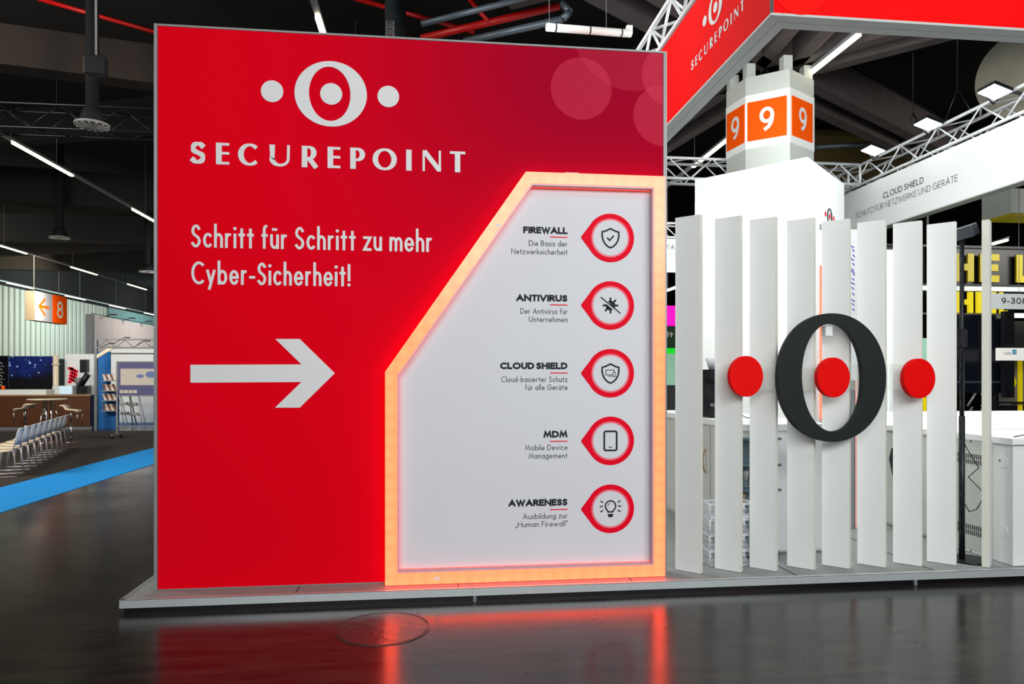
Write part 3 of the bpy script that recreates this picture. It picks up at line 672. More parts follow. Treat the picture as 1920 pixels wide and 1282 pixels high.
# ------------------------------------------------------------------ canopy
CU, CV, CZ0, CZ1, CT = 2.70, 5.31, 4.59, 5.55, .20
CUR, CVB = 8.72, 19.2
M['canopy_red'] = mat('red_canopy_fabric', (242, 2, 6), .7, vary=.03, scale=1, spec=.1)
M['canopy_under'] = mat('canopy_frame_grey', (188, 192, 190), .5)
cn = thing('hanging_canopy', 'large hanging red and white fascia ring over the stand', 'canopy', (CU, CV, CZ0))
def cbox(name, u0, u1, v0, v1, z0, z1, m, lb=None): return MB().box(u0-CU, u1-CU, v0-CV, v1-CV, z0-CZ0, z1-CZ0).build(name, m, cn, lb)
cbox('red_side_fascia', CU, CU+.01, CV+.01, CVB, CZ0+.02, CZ1, M['canopy_red'], 'red left fascia with white logo')
cbox('red_front_fascia', CU+.02, CUR+CT, CV, CV+.01, CZ0+.02, CZ1, M['canopy_red'], 'red front fascia')
cbox('corner_profile', CU-.004, CU+.02, CV-.004, CV+.012, CZ0+.02, CZ1, M['seam'])
cbox('white_inner_fascia', CU+CT-.01, CU+CT, CV+CT, CVB-CT, CZ0+.02, CZ1, M['white_wall'])
cbox('white_inner_fascia', CU+CT, CUR, CV+CT-.01, CV+CT, CZ0+.02, CZ1, M['white_wall'])
cbox('white_inner_fascia', CUR, CUR+.01, CV+CT, CVB-CT, CZ0+.02, CZ1, M['white_wall'], 'long white inner fascia with black lettering')
cbox('white_inner_fascia', CU+CT, CUR, CVB-CT, CVB-CT+.01, CZ0+.02, CZ1, M['white_wall'])
for (u0, u1, v0, v1) in ((CU, CU+.098, CV, CVB), (CU+.102, CU+CT, CV+.102, CVB), (CU+.1, CUR+CT, CV, CV+.098), (CU+CT, CUR+CT, CV+.102, CV+CT), (CUR, CUR+.098, CV+CT, CVB), (CUR+.102, CUR+CT, CV+CT, CVB)):
    cbox('bottom_frame', u0, u1, v0, v1, CZ0, CZ0+.02, M['canopy_under'])
cbox('frame_seam', CU+.04, CUR+CT, CV+.096, CV+.104, CZ0+.003, CZ0+.02, M['seam']); cbox('frame_seam', CU+.096, CU+.104, CV+.1, CVB, CZ0+.003, CZ0+.02, M['seam'])
pa = atu(1297, 133.5, CU); pb = atu(1396, 16.4, CU)
logo(cn, (0, pa.y-CV, (pa.z+pb.z)/2-CZ0), (0, -1, 0), (-1, 0, 0), pa.y-pb.y, (M['white_print'],)*3, off=.004)
# soft printed circle on the front fascia
m2 = mat('red_print_circle', (255, 16, 10), .7, spec=.1)
mb = MB(); a = atv(1500, 0, CV); 
for i in range(1): disc(mb, a.x-CU, a.z-CZ0+.12, .24, lambda p, q: Vector((p, -.003, q)), 40)
mb.build('printed_circle', m2, cn)
def side_text(s, u, xa, ya, xb, yb, cap, wf, m, parent, org, **kw):
    p = atu(xa, ya, u); q = atu(xb, yb, u); z = (p.z+q.z)/2-org[2]; mb = MB()
    text(mb, s, 0, p.y-q.y, cap, cap*wf, lambda a, b: Vector((u-.005-org[0], p.y-a-org[1], z+b)), **kw); return mb.build('lettering', m, parent)
side_text('CLOUD SHIELD', CUR, 1656, 371.5, 1732, 344, .115, .13, M['ink'], cn, (CU, CV, CZ0), gap=.16, sp=.3)
side_text('SCHUTZ FÜR NETZWERKE UND GERÄTE', CUR, 1605, 408.5, 1796, 341, .115, .085, M['ink_soft'], cn, (CU, CV, CZ0), gap=.16, sp=.3)
mb = MB(); pa = atv(1232, 0, CVB-CT); z = atv(1255, 468, CVB-CT).z
text(mb, 'AWARENESS', 0, 1.05, .16, .02, lambda a, b: Vector((atv(1238, 0, CVB-CT).x+a-CU, CVB-CT-.006-CV, z+b-CZ0)), gap=.16); z2 = atv(1255, 484, CVB-CT).z
mb.build('lettering', M['ink'], cn); mb = MB()
text(mb, 'SECURITY TRAINING', 0, 2.0, .14, .008, lambda a, b: Vector((atv(1208, 0, CVB-CT).x+a-CU, CVB-CT-.006-CV, z2+b-CZ0)), gap=.16); mb.build('lettering', M['ink_soft'], cn)

# trusses
def truss(name, label, p0, p1, size, m, cr=.025, br=.012, bay=None, hb=None):
    p0 = Vector(p0); p1 = Vector(p1); L = (p1-p0).length; bay = bay or size
    ang = math.atan2((p1-p0).y, (p1-p0).x)
    t = thing(name, label, 'truss', p0, ang); s = size; h = hb or size
    for y, z in ((0, 0), (s, 0), (0, h), (s, h)): MB().tube((0, y, z), (L, y, z), cr, 8).build('chord', m, t)
    n = max(2, round(L/bay)); b = L/n
    dz = MB().tube((0, 0, 0), (b, 0, h), br, 6).build('brace', m, t); first = True
    du = MB().tube((0, 0, 0), (b, s, 0), br, 6).build('brace', m, t); du.location = (0, 0, h)
    for i in range(n):
        up = i % 2 == 0
        for y in (0, s):
            if i == 0 and y == 0: continue
            o = inst(dz, 'brace', t, (i*b if up else (i+1)*b, y, 0)); o.rotation_euler = (0, 0, 0 if up else PI)
        for z in (0, h):
            if i == 0 and z == h: continue
            o = inst(du, 'brace', t, (i*b if up else (i+1)*b, 0, z))
            if not up: o.scale = (-1, 1, 1)
    for i in range(0, n+1, max(1, n//4)):
        pass
    # frames at the joints
    for x in (0, L):
        mb = MB()
        for q in (((x,0,0),(x,s,0)), ((x,s,0),(x,s,h)), ((x,s,h),(x,0,h)), ((x,0,h),(x,0,0))): mb.tube(q[0], q[1], cr*.9, 6)
        mb.build('end_frame', m, t)
    return t
TZ = 5.62
truss('box_truss', 'bright aluminium truss above the red canopy side, upper centre', (CU+.42, 5.9, TZ), (CU+.42, 19.0, TZ), .40, M['truss'], .032, .018, .36)
truss('box_truss', 'aluminium truss along the top of the white lettered fascia', (CUR+.42, 5.9, TZ), (CUR+.42, 18.9, TZ), .40, M['truss'], .03, .015, .48)
truss('box_truss', 'aluminium cross truss behind the numbered column', (CU+.6, 13.3, TZ-.02), (CUR-.05, 13.3, TZ-.02), .40, M['truss'], .03, .015, .45)
truss('box_truss', 'small distant aluminium truss above the white awareness fascia', (CU+.6, 19.1, TZ), (CUR, 19.1, TZ), .40, M['truss'], .03, .015, .45)
truss('box_truss', 'black lighting truss across the dark upper left', (-14.5, 15.6, 6.88), (.2, 15.6, 6.88), .5, M['truss_dark'], .03, .015, .6)
# hangers on the right truss
for (px, py, lb) in ((1712, 240, 'nearer the column'), (1795, 190, 'nearer the red canopy')):
    p = atu(px, py, CUR+.2); b0 = Vector((CUR+.2, p.y, TZ+.42))
    t = thing('truss_hanger', 'black steel cable bridle holding the right truss, %s' % lb, 'hanger', b0)
    MB().path([(0, -.35, 0), (0, 0, .55), (0, .35, 0)], .012).build('bridle', M['dark'], t); MB().tube((0, 0, .55), (0, 0, 10.2-b0.z), .008, 6).build('cable', M['dark'], t)
# floodlights
for px, py, lb in ((1637, 282, 'far floodlight on the right truss, nearest the column'), (1740, 233, 'middle bright floodlight on the right truss'), (1865, 172, 'near bright floodlight at the right picture edge')):
    p = atu(px, py, CUR-.22); t = thing('floodlight', lb, 'floodlight', (p.x, p.y, p.z), 0, 'LED floodlights on the right truss')
    Rm = Matrix.Rotation(math.radians(18), 4, 'Y')
    MB().box(-.16, .16, -.17, .17, 0, .05, Rm).build('housing', M['dark'], t); MB().box(-.15, .15, -.16, .16, -.012, -.001, Rm).build('lit_panel', M['lamp_cool'], t)
    MB().path([(.0, .18, .02), (.12, .16, -.12), (.245, .16, TZ+.42-p.z)], .014).build('bracket', M['dark'], t)
MB_ = MB(); 
t = thing('tube_lamp', 'long unlit-looking white tube lamp hanging above the red wall', 'lamp', atD(1025, 51, 9.0))
p0 = atD(1025, 51, 9.0); p1 = atD(1183, 63, 9.3)
MB().tube((0,0,0), p1-p0, .05, 10).build('tube', M['lamp_dim'], t)
for k in (.1, .5, .88):
    q = (p1-p0)*k; MB().tube(q-(p1-p0).normalized()*.01, q+(p1-p0).normalized()*.01, .053, 10).build('clip', M['seam'], t)
q = (p1-p0)*.97; MB().box(q.x-.03, q.x+.05, q.y-.03, q.y+.03, .05, .16).build('socket', M['white'], t)
for k in (.03, .7): q = (p1-p0)*k; MB().tube(q, q+Vector((0, 0, 10.2-p0.z)), .004, 4).build('wire', M['grey'], t)

# pipes
def pipe(name, pts, r, m, lb):
    o = MB().path([Vector(p)-Vector(pts[0]) for p in pts], r, 10).build(name, m); o.location = pts[0]; tag(o, lb, 'pipe')
pipe('sprinkler_pipe', [atD(70, -3, 15), atD(296, 62, 15.5)], .045, M['red_pipe'], 'thin red sprinkler pipe in the upper left corner')
pipe('sprinkler_pipe', [atD(655, -6, 15.3), atD(889, 60, 14.7)], .05, M['red_pipe'], 'red sprinkler pipe passing behind the round grey duct')
pipe('sprinkler_pipe', [atD(790, 72, 12.7), atD(1050, 11, 12.2)], .065, M['red_pipe'], 'thick red sprinkler pipe rising to the right above the wall')
pipe('sprinkler_pipe', [atD(878, -4, 12.5), atD(917, 42, 12.4)], .04, M['red_pipe'], 'short red branch pipe joining the thick red pipe')
pipe('drain_pipe', [atD(870, 78, 12), atD(1055, 36, 11.5), atD(1068, 22, 11.5), atD(1055, 6, 11.6)], .06, M['grey_pipe'], 'grey drain pipe with a bend above the wall')
pipe('drain_pipe', [atD(790, 45, 11.4), atD(990, -5, 11.2)], .05, M['grey_pipe'], 'dark grey pipe above the thick red pipe')
dp = atz(741.5, 700+1306*1.7/14.0, 0)
dt = thing('ventilation_duct', 'round grey duct with number labels rising behind the red wall', 'duct', (dp.x, dp.y, 0))
MB().tube((0, 0, .104), (0, 0, 10.2), .215, 28).build('duct_pipe', M['grey_pipe'], dt)
for z in (9.0, 8.72): MB().tube((0, 0, z), (0, 0, z+.02), .219, 28).build('joint', M['seam'], dt)
lbm = mat('label_plate', (150, 152, 152), .5)
for y0, y1, s in ((32, 42, '61'), (42, 54, '04'), (54, 66, '19')):
    z1 = atD(741, y0, 14).z; z0 = atD(741, y1, 14).z; q = MB().box(-.18, -.01, -.225, -.2, z0+.01, z1-.008).build('label_plate', lbm, dt)
    mb = MB(); G.setdefault('1', (0, [[(0,0),(0,1)]])); G.setdefault('4', (.5, [[(.7,0),(.7,1),(0,.3),(1,.3)]])); G.setdefault('6', (.5, [A(.5,.31,.5,.31,0,360), [(0,.31)]+A(.8,.38,.8,.62,180,105)]))
    text(mb, s, -.15, .1, .08, .014, lambda a, b: Vector((a, -.227, z0+.02+b))); mb.build('numerals', M['ink'], q)
# air diffusers
def diffuser(px, py, D, r, lb):
    p = atD(px, py, D); t = thing('air_diffuser', lb, 'diffuser', p)
    MB().tube((0,0,0), (0,0,.05), r, 28).build('rim', M['grey'], t)
    for i in range(14):
        a = 2*PI*i/14; MB().box(.1*r, .93*r, -.012, .012, -.012, -.001, Matrix.Rotation(a, 4, 'Z')).build('vane', M['paper'], t)
    MB().tube((0,0,.05), (0,0,.32), r*.75, 20, r*.5).build('collar', M['duct_dark'], t); MB().tube((0,0,.32), (0,0,10.2-p.z), r*.38, 18).build('duct', M['duct_dark'], t)
diffuser(173, 237, 13.5, .31, 'round slotted air diffuser under the black truss')
diffuser(112, 447, 24, .33, 'round air diffuser above the middle lamp track')
diffuser(276, 510, 30, .33, 'round air diffuser beside the left edge of the red wall')
t = thing('ceiling_speaker', 'dark box hanging in front of the brown beam', 'speaker', atD(180, 125, 12.2)); MB().box(-.17, .17, -.1, .1, -.15, .17).build('cabinet', M['dark'], t, bevel=.02); MB().tube((0,0,.17), (0,0,10.2-t.location.z), .02, 6).build('hanging_rod', M['grey'], t)
dm = mat('dusty_round_duct', (150, 146, 130), .6, vary=.2, scale=2)
p = atD(1905, 140, 13.6); t = thing('round_air_duct', 'big pale round duct end in the upper right', 'duct', p)
MB().tube((0,0,0), (3.5, 1.2, .5), .78, 32).build('duct_body', dm, t)
MB().tube((-1.2, -.9, -.7), (4, 1.2, -.2), .03, 6).build('tie_rod', M['grey_pipe'], t)
p = atD(1640, 258, 19); t = thing('ceiling_panel', 'olive ceiling board behind the column on the right', 'panel', p); MB().box(-2, 6, 0, 8, .0, .15).build('board', mat('olive_board', (120, 108, 62), .7), t); MB().tube((-2, -.5, -.5), (6, .2, .5), .06, 6).build('tie_rod', M['grey_pipe'], t)

# ------------------------------------------------------------------ tower (cabin)
fz_ = lambda px, D: (lambda p: Vector((p.x, p.y, 0)))(atD(px, 700, D))
T0, T1, T2 = fz_(1303, 10.53), fz_(1514, 9.42), fz_(1583, 10.77)
TH_ = 1.7+(704-294)*9.42/1306
tw = thing('stand_cabin', 'tall white windowless cabin block with small ring logo', 'cabin', (T1.x, T1.y, SZ))
T3 = T0+T2-T1
mb = MB(); mb.prism([((q-T1).x, (q-T1).y) for q in (T0, T1, T2, T3)], lambda a, b: Vector((a, b, 0)), lambda a, b: Vector((a, b, TH_-SZ))); recalc(mb.build('walls', M['white_wall'], tw))
dr = (T2-T1).normalized(); nr = Vector((dr.y, -dr.x, 0)); 
lw = .95; s0 = (T2-T1).length*.5-.36
zc = 1.7+(704-397)*9.9/1306
logo(tw, dr*s0+Vector((0, 0, zc-SZ-.2764*lw)), dr, nr, lw, (M['ink_soft'], M['ink'], M['red_ink']), off=.005)
mb = MB(); mb.box(.52, .64, -.03, -.004, 1.0, 3.15, Matrix.Rotation(math.atan2(dr.y, dr.x), 4, 'Z')); mb.build('light_bar', led_mat('glowing_led_bar', .55, (4.5, .6, .3)), tw, 'vertical orange light bar')

# ------------------------------------------------------------------ counters on the stand
def cabinet_run():
    t = thing('back_counter', 'white counter with hinged doors behind the first slats', 'counter', (2.82, 5.99, SZ+.002))
    MB().box(0, .75, 0, 2.9, 0, 1.10).build('body', M['white'], t)
    MB().box(-.03, .78, -.03, 2.93, 1.10, 1.16).build('worktop', M['white_wall'], t, bevel=.004)
    for i in range(4):
        v = .12+i*.69
        d = MB().box(-.018, -.001, v, v+.66, .04, 1.07).build('door', mat('grey_white_door', (205, 208, 208), .4), t)
        pts = [(-.02-.03*math.sin(PI*k/8), v+.10, .72+.12*math.cos(PI*k/8)) for k in range(9)]
        MB().path(pts, .008).build('handle', M['wood_pale'], d)
    MB().box(.02, .73, -.02, -.001, .02, 1.07).build('end_panel', M['white_wall'], t)
    return t
cabinet_run()
# open shelf unit with glasses (seen between second and third slat)
t = thing('glass_shelf', 'open grey-blue shelf unit between the second and third slat', 'shelf', (atz(1372, 1040, SZ).x-.1, 5.845, SZ+.002)); sx0 = t.location.x
bm_ = mat('blue_grey_steel', (110, 132, 142), .4, .3)
MB().box(0, .50, .09, .11, 0, 1.05).build('back', bm_, t)
for z in (.02, .58, .80, 1.03): MB().box(0, .50, -.02, .09, z, z+.02).build('shelf_board', bm_, t)
MB().box(.12, .17, -.01, .03, .04, .56).build('upright', M['wood_pale'], t, 'pale wooden upright')
gl = bpy.data.materials.new('clear_glass'); gl.use_nodes = True; gl.node_tree.nodes['Principled BSDF'].inputs['Transmission Weight'].default_value = .6; gl.node_tree.nodes['Principled BSDF'].inputs['Roughness'].default_value = .05
gsrc = None
for i in range(6):
    if gsrc is None:
        g = MB().tube((0,0,0), (0,0,.004), .022, 10).tube((0,0,.004), (0,0,.055), .004, 6).tube((0,0,.055), (0,0,.14), .014, 10, .027).build('wine_glass', gl); gsrc = g
    else: g = gsrc.copy(); C.objects.link(g)
    g.location = (sx0+.05+i*.07, 5.865, SZ+.623); tag(g, '%s clear stemmed wine glass on the steel shelf behind the second slat gap' % ('leftmost', 'second from left', 'third from left', 'third from right', 'second from right', 'rightmost')[i], 'glass', 'stemmed glasses on the steel shelf')
# crates
def crate(lb, loc):
    t = thing('glass_crate', lb, 'crate', loc, 0, 'grey latticed glass crates stacked by the counter'); cm = M['crate']
    W_, D_, H_ = .40, .20, .13
    mb = MB(); mb.box(0, W_, 0, D_, 0, .008); mb.build('base', cm, t)
    mb = MB(); mb.ring([(0,0),(W_,0),(W_,D_),(0,D_)], [(.012,.012),(W_-.012,.012),(W_-.012,D_-.012),(.012,D_-.012)], lambda a, b: Vector((a,b,H_-.016)), lambda a, b: Vector((a,b,H_))); recalc(mb.build('rim', cm, t))
    mb = MB(); nb = 8
    for i in range(nb+1): x = i*W_/nb; mb.tube((x, .003, 0), (x, .003, H_), .004, 4); mb.tube((x, D_-.003, 0), (x, D_-.003, H_), .004, 4)
    for i in range(nb): x = i*W_/nb; mb.tube((x, .003, .01 if i % 2 else H_-.02), (x+W_/nb, .003, H_-.02 if i % 2 else .01), .003, 4)
    for i in range(6): y = i*D_/5; mb.tube((.003, y, 0), (.003, y, H_), .004, 4)
    for z in (.04, .08): mb.tube((0, .003, z), (W_, .003, z), .0025, 4); mb.tube((.003, 0, z), (.003, D_, z), .0025, 4)
    mb.build('lattice', cm, t)
    return t
M['crate'] = mat('pale_grey_plastic', (220, 224, 232), .4)
cx0 = atz(1330, 1058, SZ)
for i, lb in enumerate(('lowest grey latticed crate in the stack behind the second slat', 'second-lowest grey latticed crate in the stack', 'second-highest grey latticed crate in the stack', 'topmost grey latticed crate in the stack behind the second slat')):
    crate(lb, (cx0.x-.02, 5.612+.004*(i % 2), SZ+.001+i*.131))
# coffee machine on the counter
p = Vector((2.98, 7.05, SZ+1.164)); t = thing('coffee_machine', 'black coffee machine with clear hopper on the back counter', 'coffee machine', p)
MB().box(-.13, .13, -.16, .16, 0, .14).build('base', M['dark'], t); MB().box(-.13, .13, .0, .16, .14, .40).build('body', M['dark'], t); MB().box(-.13, .13, -.16, .16, .40, .50).build('head', M['dark'], t)
MB().box(-.135, .135, -.162, .162, .12, .15).build('trim', M['chrome'], t); MB().tube((0,.02,.5), (0,.02,.62), .07, 14, .11).build('hopper', M['crate'], t)
MB().path([(.13,-.1,.05),(.2,-.16,.03),(.24,-.2,.002),(.3,-.24,.002)], .004).build('cable', M['dark'], t)
# small things on the far end
for i, (dv, c, nm, lb) in enumerate(((2.15, 'dark', 'bottle', 'dark bottle on the counter at the left gap'), (2.35, 'orange', 'bottle', 'small orange bottle on the counter at the left gap'))):
    o = MB().tube((0,0,0), (0,0,.18), .035, 12).tube((0,0,.18), (0,0,.22), .035, 12, .012).tube((0,0,.22), (0,0,.28), .012, 8).build(nm, M[c]); o.location = (2.95+.08*i, 5.9+dv, SZ+1.16); tag(o, lb, 'bottle')
o = MB().box(0, .25, 0, .02, 0, .32).build('picture_frame', M['dark']); o.location = (2.95, 8.55, SZ+1.16); tag(o, 'dark framed notice standing on the far counter end', 'frame')

# service door profile + pink panel in the gap between fifth and sixth slat
p = atz(1602, 990, SZ); t = thing('glass_door', 'narrow silver-framed door seen between fifth and sixth slat', 'door', (p.x, p.y, SZ))
MB().box(-.05, .0, 0, .05, 0, 1.55).build('door_profile', M['alu'], t); MB().box(0, .012, .005, .045, 0, 1.55).build('seal', M['ink_soft'], t); MB().box(.012, .25, .01, .03, 0, 1.55).build('door_leaf', M['pink_panel'], t)
# totem with violet letters
p = atD(1604, 700, 12.4); t = thing('lettered_totem', 'tall white totem with illegible violet letters running down it', 'totem', (p.x, p.y, SZ))
MB().box(-.45, .55, 0, .08, 0, 4.2).build('panel', M['white_wall'], t)
ys = [463, 470, 480, 487, 496, 506, 510, 515, 524, 532, 541, 552, 564, 571, 581]
mb = MB()
for i, y in enumerate(ys):
    q = atD(1600+(i*37 % 5)*.5, y, 12.4); dxx = .05 if i % 3 else .09
    stroke(mb, [(q.x-p.x-dxx*.6, q.z-SZ+.02), (q.x-p.x+.0, q.z-SZ-.01)], .018, lambda a, b: Vector((a, -.004, b)))
mb.build('lettering', M['violet_ink'], t)
p = atD(1604, 712, 12.0)
# white pillar in the gap six-seven, and yellow post
p = atD(1668, 700, 9.6); t = thing('slim_pillar', 'slim pale pillar with vertical light seen between sixth and seventh slat', 'pillar', (p.x, p.y, SZ)); MB().box(-.04, .05, 0, .09, 0, 1.7+(704-468)*9.6/1306-SZ).build('body', M['white'], t); MB().box(-.02, -.005, -.006, 0, .9, 3.0).build('light_line', mat('dim_light_line', (235, 250, 240), .4, emit=.3), t)

# right counter with vents, along u=const then front
RC = thing('reception_counter', 'white reception counter with vented side panel at the right edge', 'counter', (4.845, 5.33, SZ+.002))
MB().box(0, 3.0, .0, .9, 0, 1.02).build('body', M['white'], RC)
MB().box(.02, 1.5, .9, 2.3, 0, 1.02).build('body', M['white'], RC)
def arcpoly():
    L_ = [(-.03, -.03), (3.0, -.03), (3.0, .95)]+[(1.6+1.0*math.cos(t_), 1.4+1.0*math.sin(t_)) for t_ in [-.4+i*.35 for i in range(7)]]+[(-.03, 2.35)]
    return L_
mb = MB(); mb.prism(arcpoly(), lambda a, b: Vector((a, b, 1.02)), lambda a, b: Vector((a, b, 1.07))); recalc(mb.build('worktop', M['white_wall'], RC))
MB().box(.45, 3.0, .9, 2.6, 1.071, 1.16).build('raised_ledge', M['white_wall'], RC, bevel=.004)
pv = MB().box(-.006, -.001, .20, 1.70, .03, .99).build('side_panel', mat('grey_green_panel', (200, 208, 202), .45), RC)
slot = MB().box(-.008, -.0065, 0, .012, 0, .042).build('vent_slot', M['seam'], pv)
k = 0
for z in (.16, .80):
    for r in (0, 1):
        for i in range(26):
            loc = (0, .235+i*.024, z+r*.05)
            if k == 0: slot.location = loc
            else: inst(slot, 'vent_slot', pv, loc)
            k += 1
for z in (.28, .86): MB().tube((-.004, .10, z), (0, .10, z), .05, 20).build('cover_cap', M['white'], RC)
MB().tube((-.008, .13, .87), (-.003, .13, .87), .008, 10).build('lock', M['dark'], RC)
for v in (.455,): MB().box(-.004, -.001, v, v+.006, 0, 1.02).build('panel_joint', M['seam'], RC)
MB().path([(.1, .1, 1.075), (.4, .3, 1.075), (.75, .2, 1.075), (1.2, .35, 1.075)], .004).build('cable', M['dark'], RC)
o = MB().prism([(0,0),(.1,.02),(.16,.2),(.12,.32),(.05,.2),(-.02,.12)], lambda a, b: Vector((0, a, b)), lambda a, b: Vector((.04, a, b))).build('dark_cloth', M['dark']); o.location = (4.70, 7.2, SZ+.55); recalc(o)
o.location = (4.799, 6.7, SZ+.52); tag(o, 'black cloth hanging on the counter behind the seventh slat', 'cloth')

# pole with box
p = atz(1816, 1050, SZ); t = thing('pole_stand', 'tall black pole stand with a small black box on top, right of the slats', 'stand', (p.x, p.y, SZ))
MB().tube((0,0,0), (0,0,.015), .165, 36).build('base_plate', M['dark'], t)
pxo = atD(1803.5, 700, (p.y)/ray(1803.5, 700).y).x-p.x
ztop = 1.7+(704-452)*6.1/1306-SZ
MB().tube((pxo, 0, .015), (pxo, 0, 1.25), .024, 14).build('lower_pole', M['dark'], t); MB().tube((pxo, 0, 1.25), (pxo, 0, ztop), .018, 14).build('upper_pole', M['dark'], t); MB().box(pxo-.03, pxo+.03, -.03, .03, 1.85, 2.0).build('clamp', M['dark'], t)
MB().box(-.06, .10, -.08, .08, -.05, .05, Matrix.Translation((pxo+.02, 0, ztop+.06)) @ Matrix.Rotation(-.35, 4, 'Y') @ Matrix.Rotation(.5, 4, 'Z')).build('box', mat('dark_grey_box', (60, 66, 74), .4), t, bevel=.006)
pts = [(pxo-.02, -.02, ztop-.05)]
for i in range(1, 24): pts.append((pxo-.024-.012*abs(math.sin(i*1.3)), -.02, ztop-.05-i*(ztop-.1)/24))
MB().path(pts, .004, 5).build('cable', M['dark'], t)
q = [(0,0,1.02),(.02,0,.98),(.14,0,.80),(.04,0,.72),(.17,0,.60),(.19,0,.55),(.12,0,.44),(.05,0,.42),(.0,0,.50)]
MB().path([(pxo+.02+a, b, c) for a, b, c in q], .004, 5).build('cable_loop', M['dark'], t)

# ------------------------------------------------------------------ neighbouring stand on the right
def letters(mb, s, x0, W, cap, wd, F, gap): text(mb, s, x0, W, cap, wd, F, gap=gap, sp=.28)
ns = thing('letter_banner', 'upper row of huge yellow letters on black, right background', 'sign', (atD(1740, 700, 16).x, atD(1740, 700, 16).y, 0))
def place_letters(par, D, y0, y1, xl, m, nm='yellow_letter'):
    o = par.location
    z0, z1 = atD(1800, y1, D).z, atD(1800, y0, D).z; cap = z1-z0
    for ch, a, b in xl:
        pa, pb = atv(a, 700, o.y), atv(b, 700, o.y); W = pb.x-pa.x; h = min(cap*.24, W*.36) if ch != 'I' else W
        mb = MB(); glyph(mb, ch, pa.x-o.x, W, cap, h, lambda p, q: Vector((p, -.03, z0+q)))
        fr = MB(); n0 = len(mb.v)
        mb2 = MB(); mb2.v = list(mb.v)+[(x, y+.05, z) for x, y, z in mb.v]; mb2.f = list(mb.f)+[tuple(i+n0 for i in reversed(f)) for f in mb.f]
        for f in mb.f:
            for i in range(len(f)): mb2.f.append((f[i], f[(i+1) % len(f)], f[(i+1) % len(f)]+n0, f[i]+n0))
        mb2.sm = [False]*len(mb2.f); mb2.build(nm, m, par)
place_letters(ns, 16, 474, 527, (('T', 1748, 1772), ('H', 1788, 1824.5), ('E', 1836, 1872), ('L', 1904, 1942)), M['yellow_dim'])
a = ns.location; z0 = atD(1800, 535, 16).z; z1 = atD(1800, 462, 16).z
MB().box(-1.2, 5, .10, .16, z0, z1).build('backing', mat('black_backing', (28, 26, 26), .4), ns)
for x in (.0, 1.55, 3.0): MB().box(x, x+.05, .04, .09, z0-.2, z1+.9).build('post', M['dark'], ns)
for z in (z0, z1): MB().box(-1.2, 5, .03, .09, z, z+.05).build('rail', M['dark'], ns)
n2 = thing('letter_banner', 'lower row of bright yellow letters under the light strip, right background', 'sign', (atD(1740, 700, 14).x, atD(1740, 700, 14).y, 0))
place_letters(n2, 14, 546, 586, (('T', 1752, 1775), ('H', 1788, 1823), ('E', 1830, 1866), ('L', 1874, 1888)), M['yellow'])
z0 = atD(1800, 586, 14).z; z1 = atD(1800, 546, 14).z
for z in (z0-.03, z1+.01): MB().box(-.9, 4.2, .02, .05, z, z+.03).build('rail', M['grey'], n2)
MB().box(-.9, 4.2, .0, .07, z1+.03, z1+.11).build('light_strip', mat('cool_light_strip', (230, 255, 235), .4, emit=1.6), n2, 'glowing strip light')
p = atD(1795, 700, 12.6); t = thing('stand_wall', 'black wall of the yellow-lettered stand with a large dark screen', 'wall', (p.x, p.y, 0))
zz = lambda y, D=12.6: atD(1800, y, D).z
MB().box(0, .98, 0, .1, zz(737), zz(590)).build('screen', M['screen'], t); MB().box(0, .98, -.01, 0, zz(718), zz(714)).build('screen_trim', M['ink_soft'], t)
MB().box(.68, .86, -.3, -.2, zz(745), zz(585)).build('black_post', M['dark'], t)
MB().box(.88, 2.6, .1, .2, zz(650), zz(600)).build('upper_panel', mat('charcoal_panel', (44, 44, 48), .4), t)
MB().box(.86, 2.8, -.1, -.05, zz(597)+.02, zz(590)+.03).build('light_strip', mat('warm_light_strip', (255, 255, 225), .4, emit=2.5), t)
for x in (.0, .9, 2.0): MB().box(x, x+.05, .15, .2, 0, zz(600)).build('post', M['dark'], t)
MB().box(.9, 3.2, .12, .16, zz(757), zz(754)).build('rail', M['dark'], t)
p = atD(1860, 560, 11.6); t = thing('booth_number_sign', 'white sign reading 9-308 at the right edge', 'sign', (p.x, p.y, 0))
MB().box(-.02, 1.2, 0, .03, atD(1860, 579, 11.6).z, atD(1860, 550, 11.6).z).build('plate', M['white_wall'], t)
mb = MB(); text(mb, '9-308', atD(1879, 560, 11.6).x-p.x, .47, .10, .016, lambda a, b: Vector((a, -.004, atD(1860, 569, 11.6).z+b)), gap=.2); mb.build('lettering', M['ink'], t)
MB().tube((.5, .01, atD(1860, 550, 11.6).z), (.5, .01, 5.5), .006, 4).build('wire', M['grey'], t)
p = atD(1871, 660, 12.2); t = thing('illuminated_sign', 'white sign with grey lettering and small blue square logo', 'sign', (p.x, p.y, 0)); zz2 = lambda y: atD(1871, y, 12.2).z
MB().box(0, 1.2, 0, .05, zz2(675.5), zz2(652)).build('plate', mat('lit_white_plate', (250, 246, 240), .5, emit=.35), t)
mb = MB(); text(mb, 'CARS', .11, .15, .055, .007, lambda a, b: Vector((a, -.004, zz2(665)+b))); mb.build('lettering', M['grey'], t)
MB().box(.275, .35, -.01, 0, zz2(664), zz2(655), Matrix.Rotation(0, 4, 'X')).build('square_logo', M['lblue'], t)
mb = MB(); text(mb, '30', .29, .045, .04, .008, lambda a, b: Vector((a, -.0125, zz2(662)+b))); mb.build('lettering', M['white_print'], t)
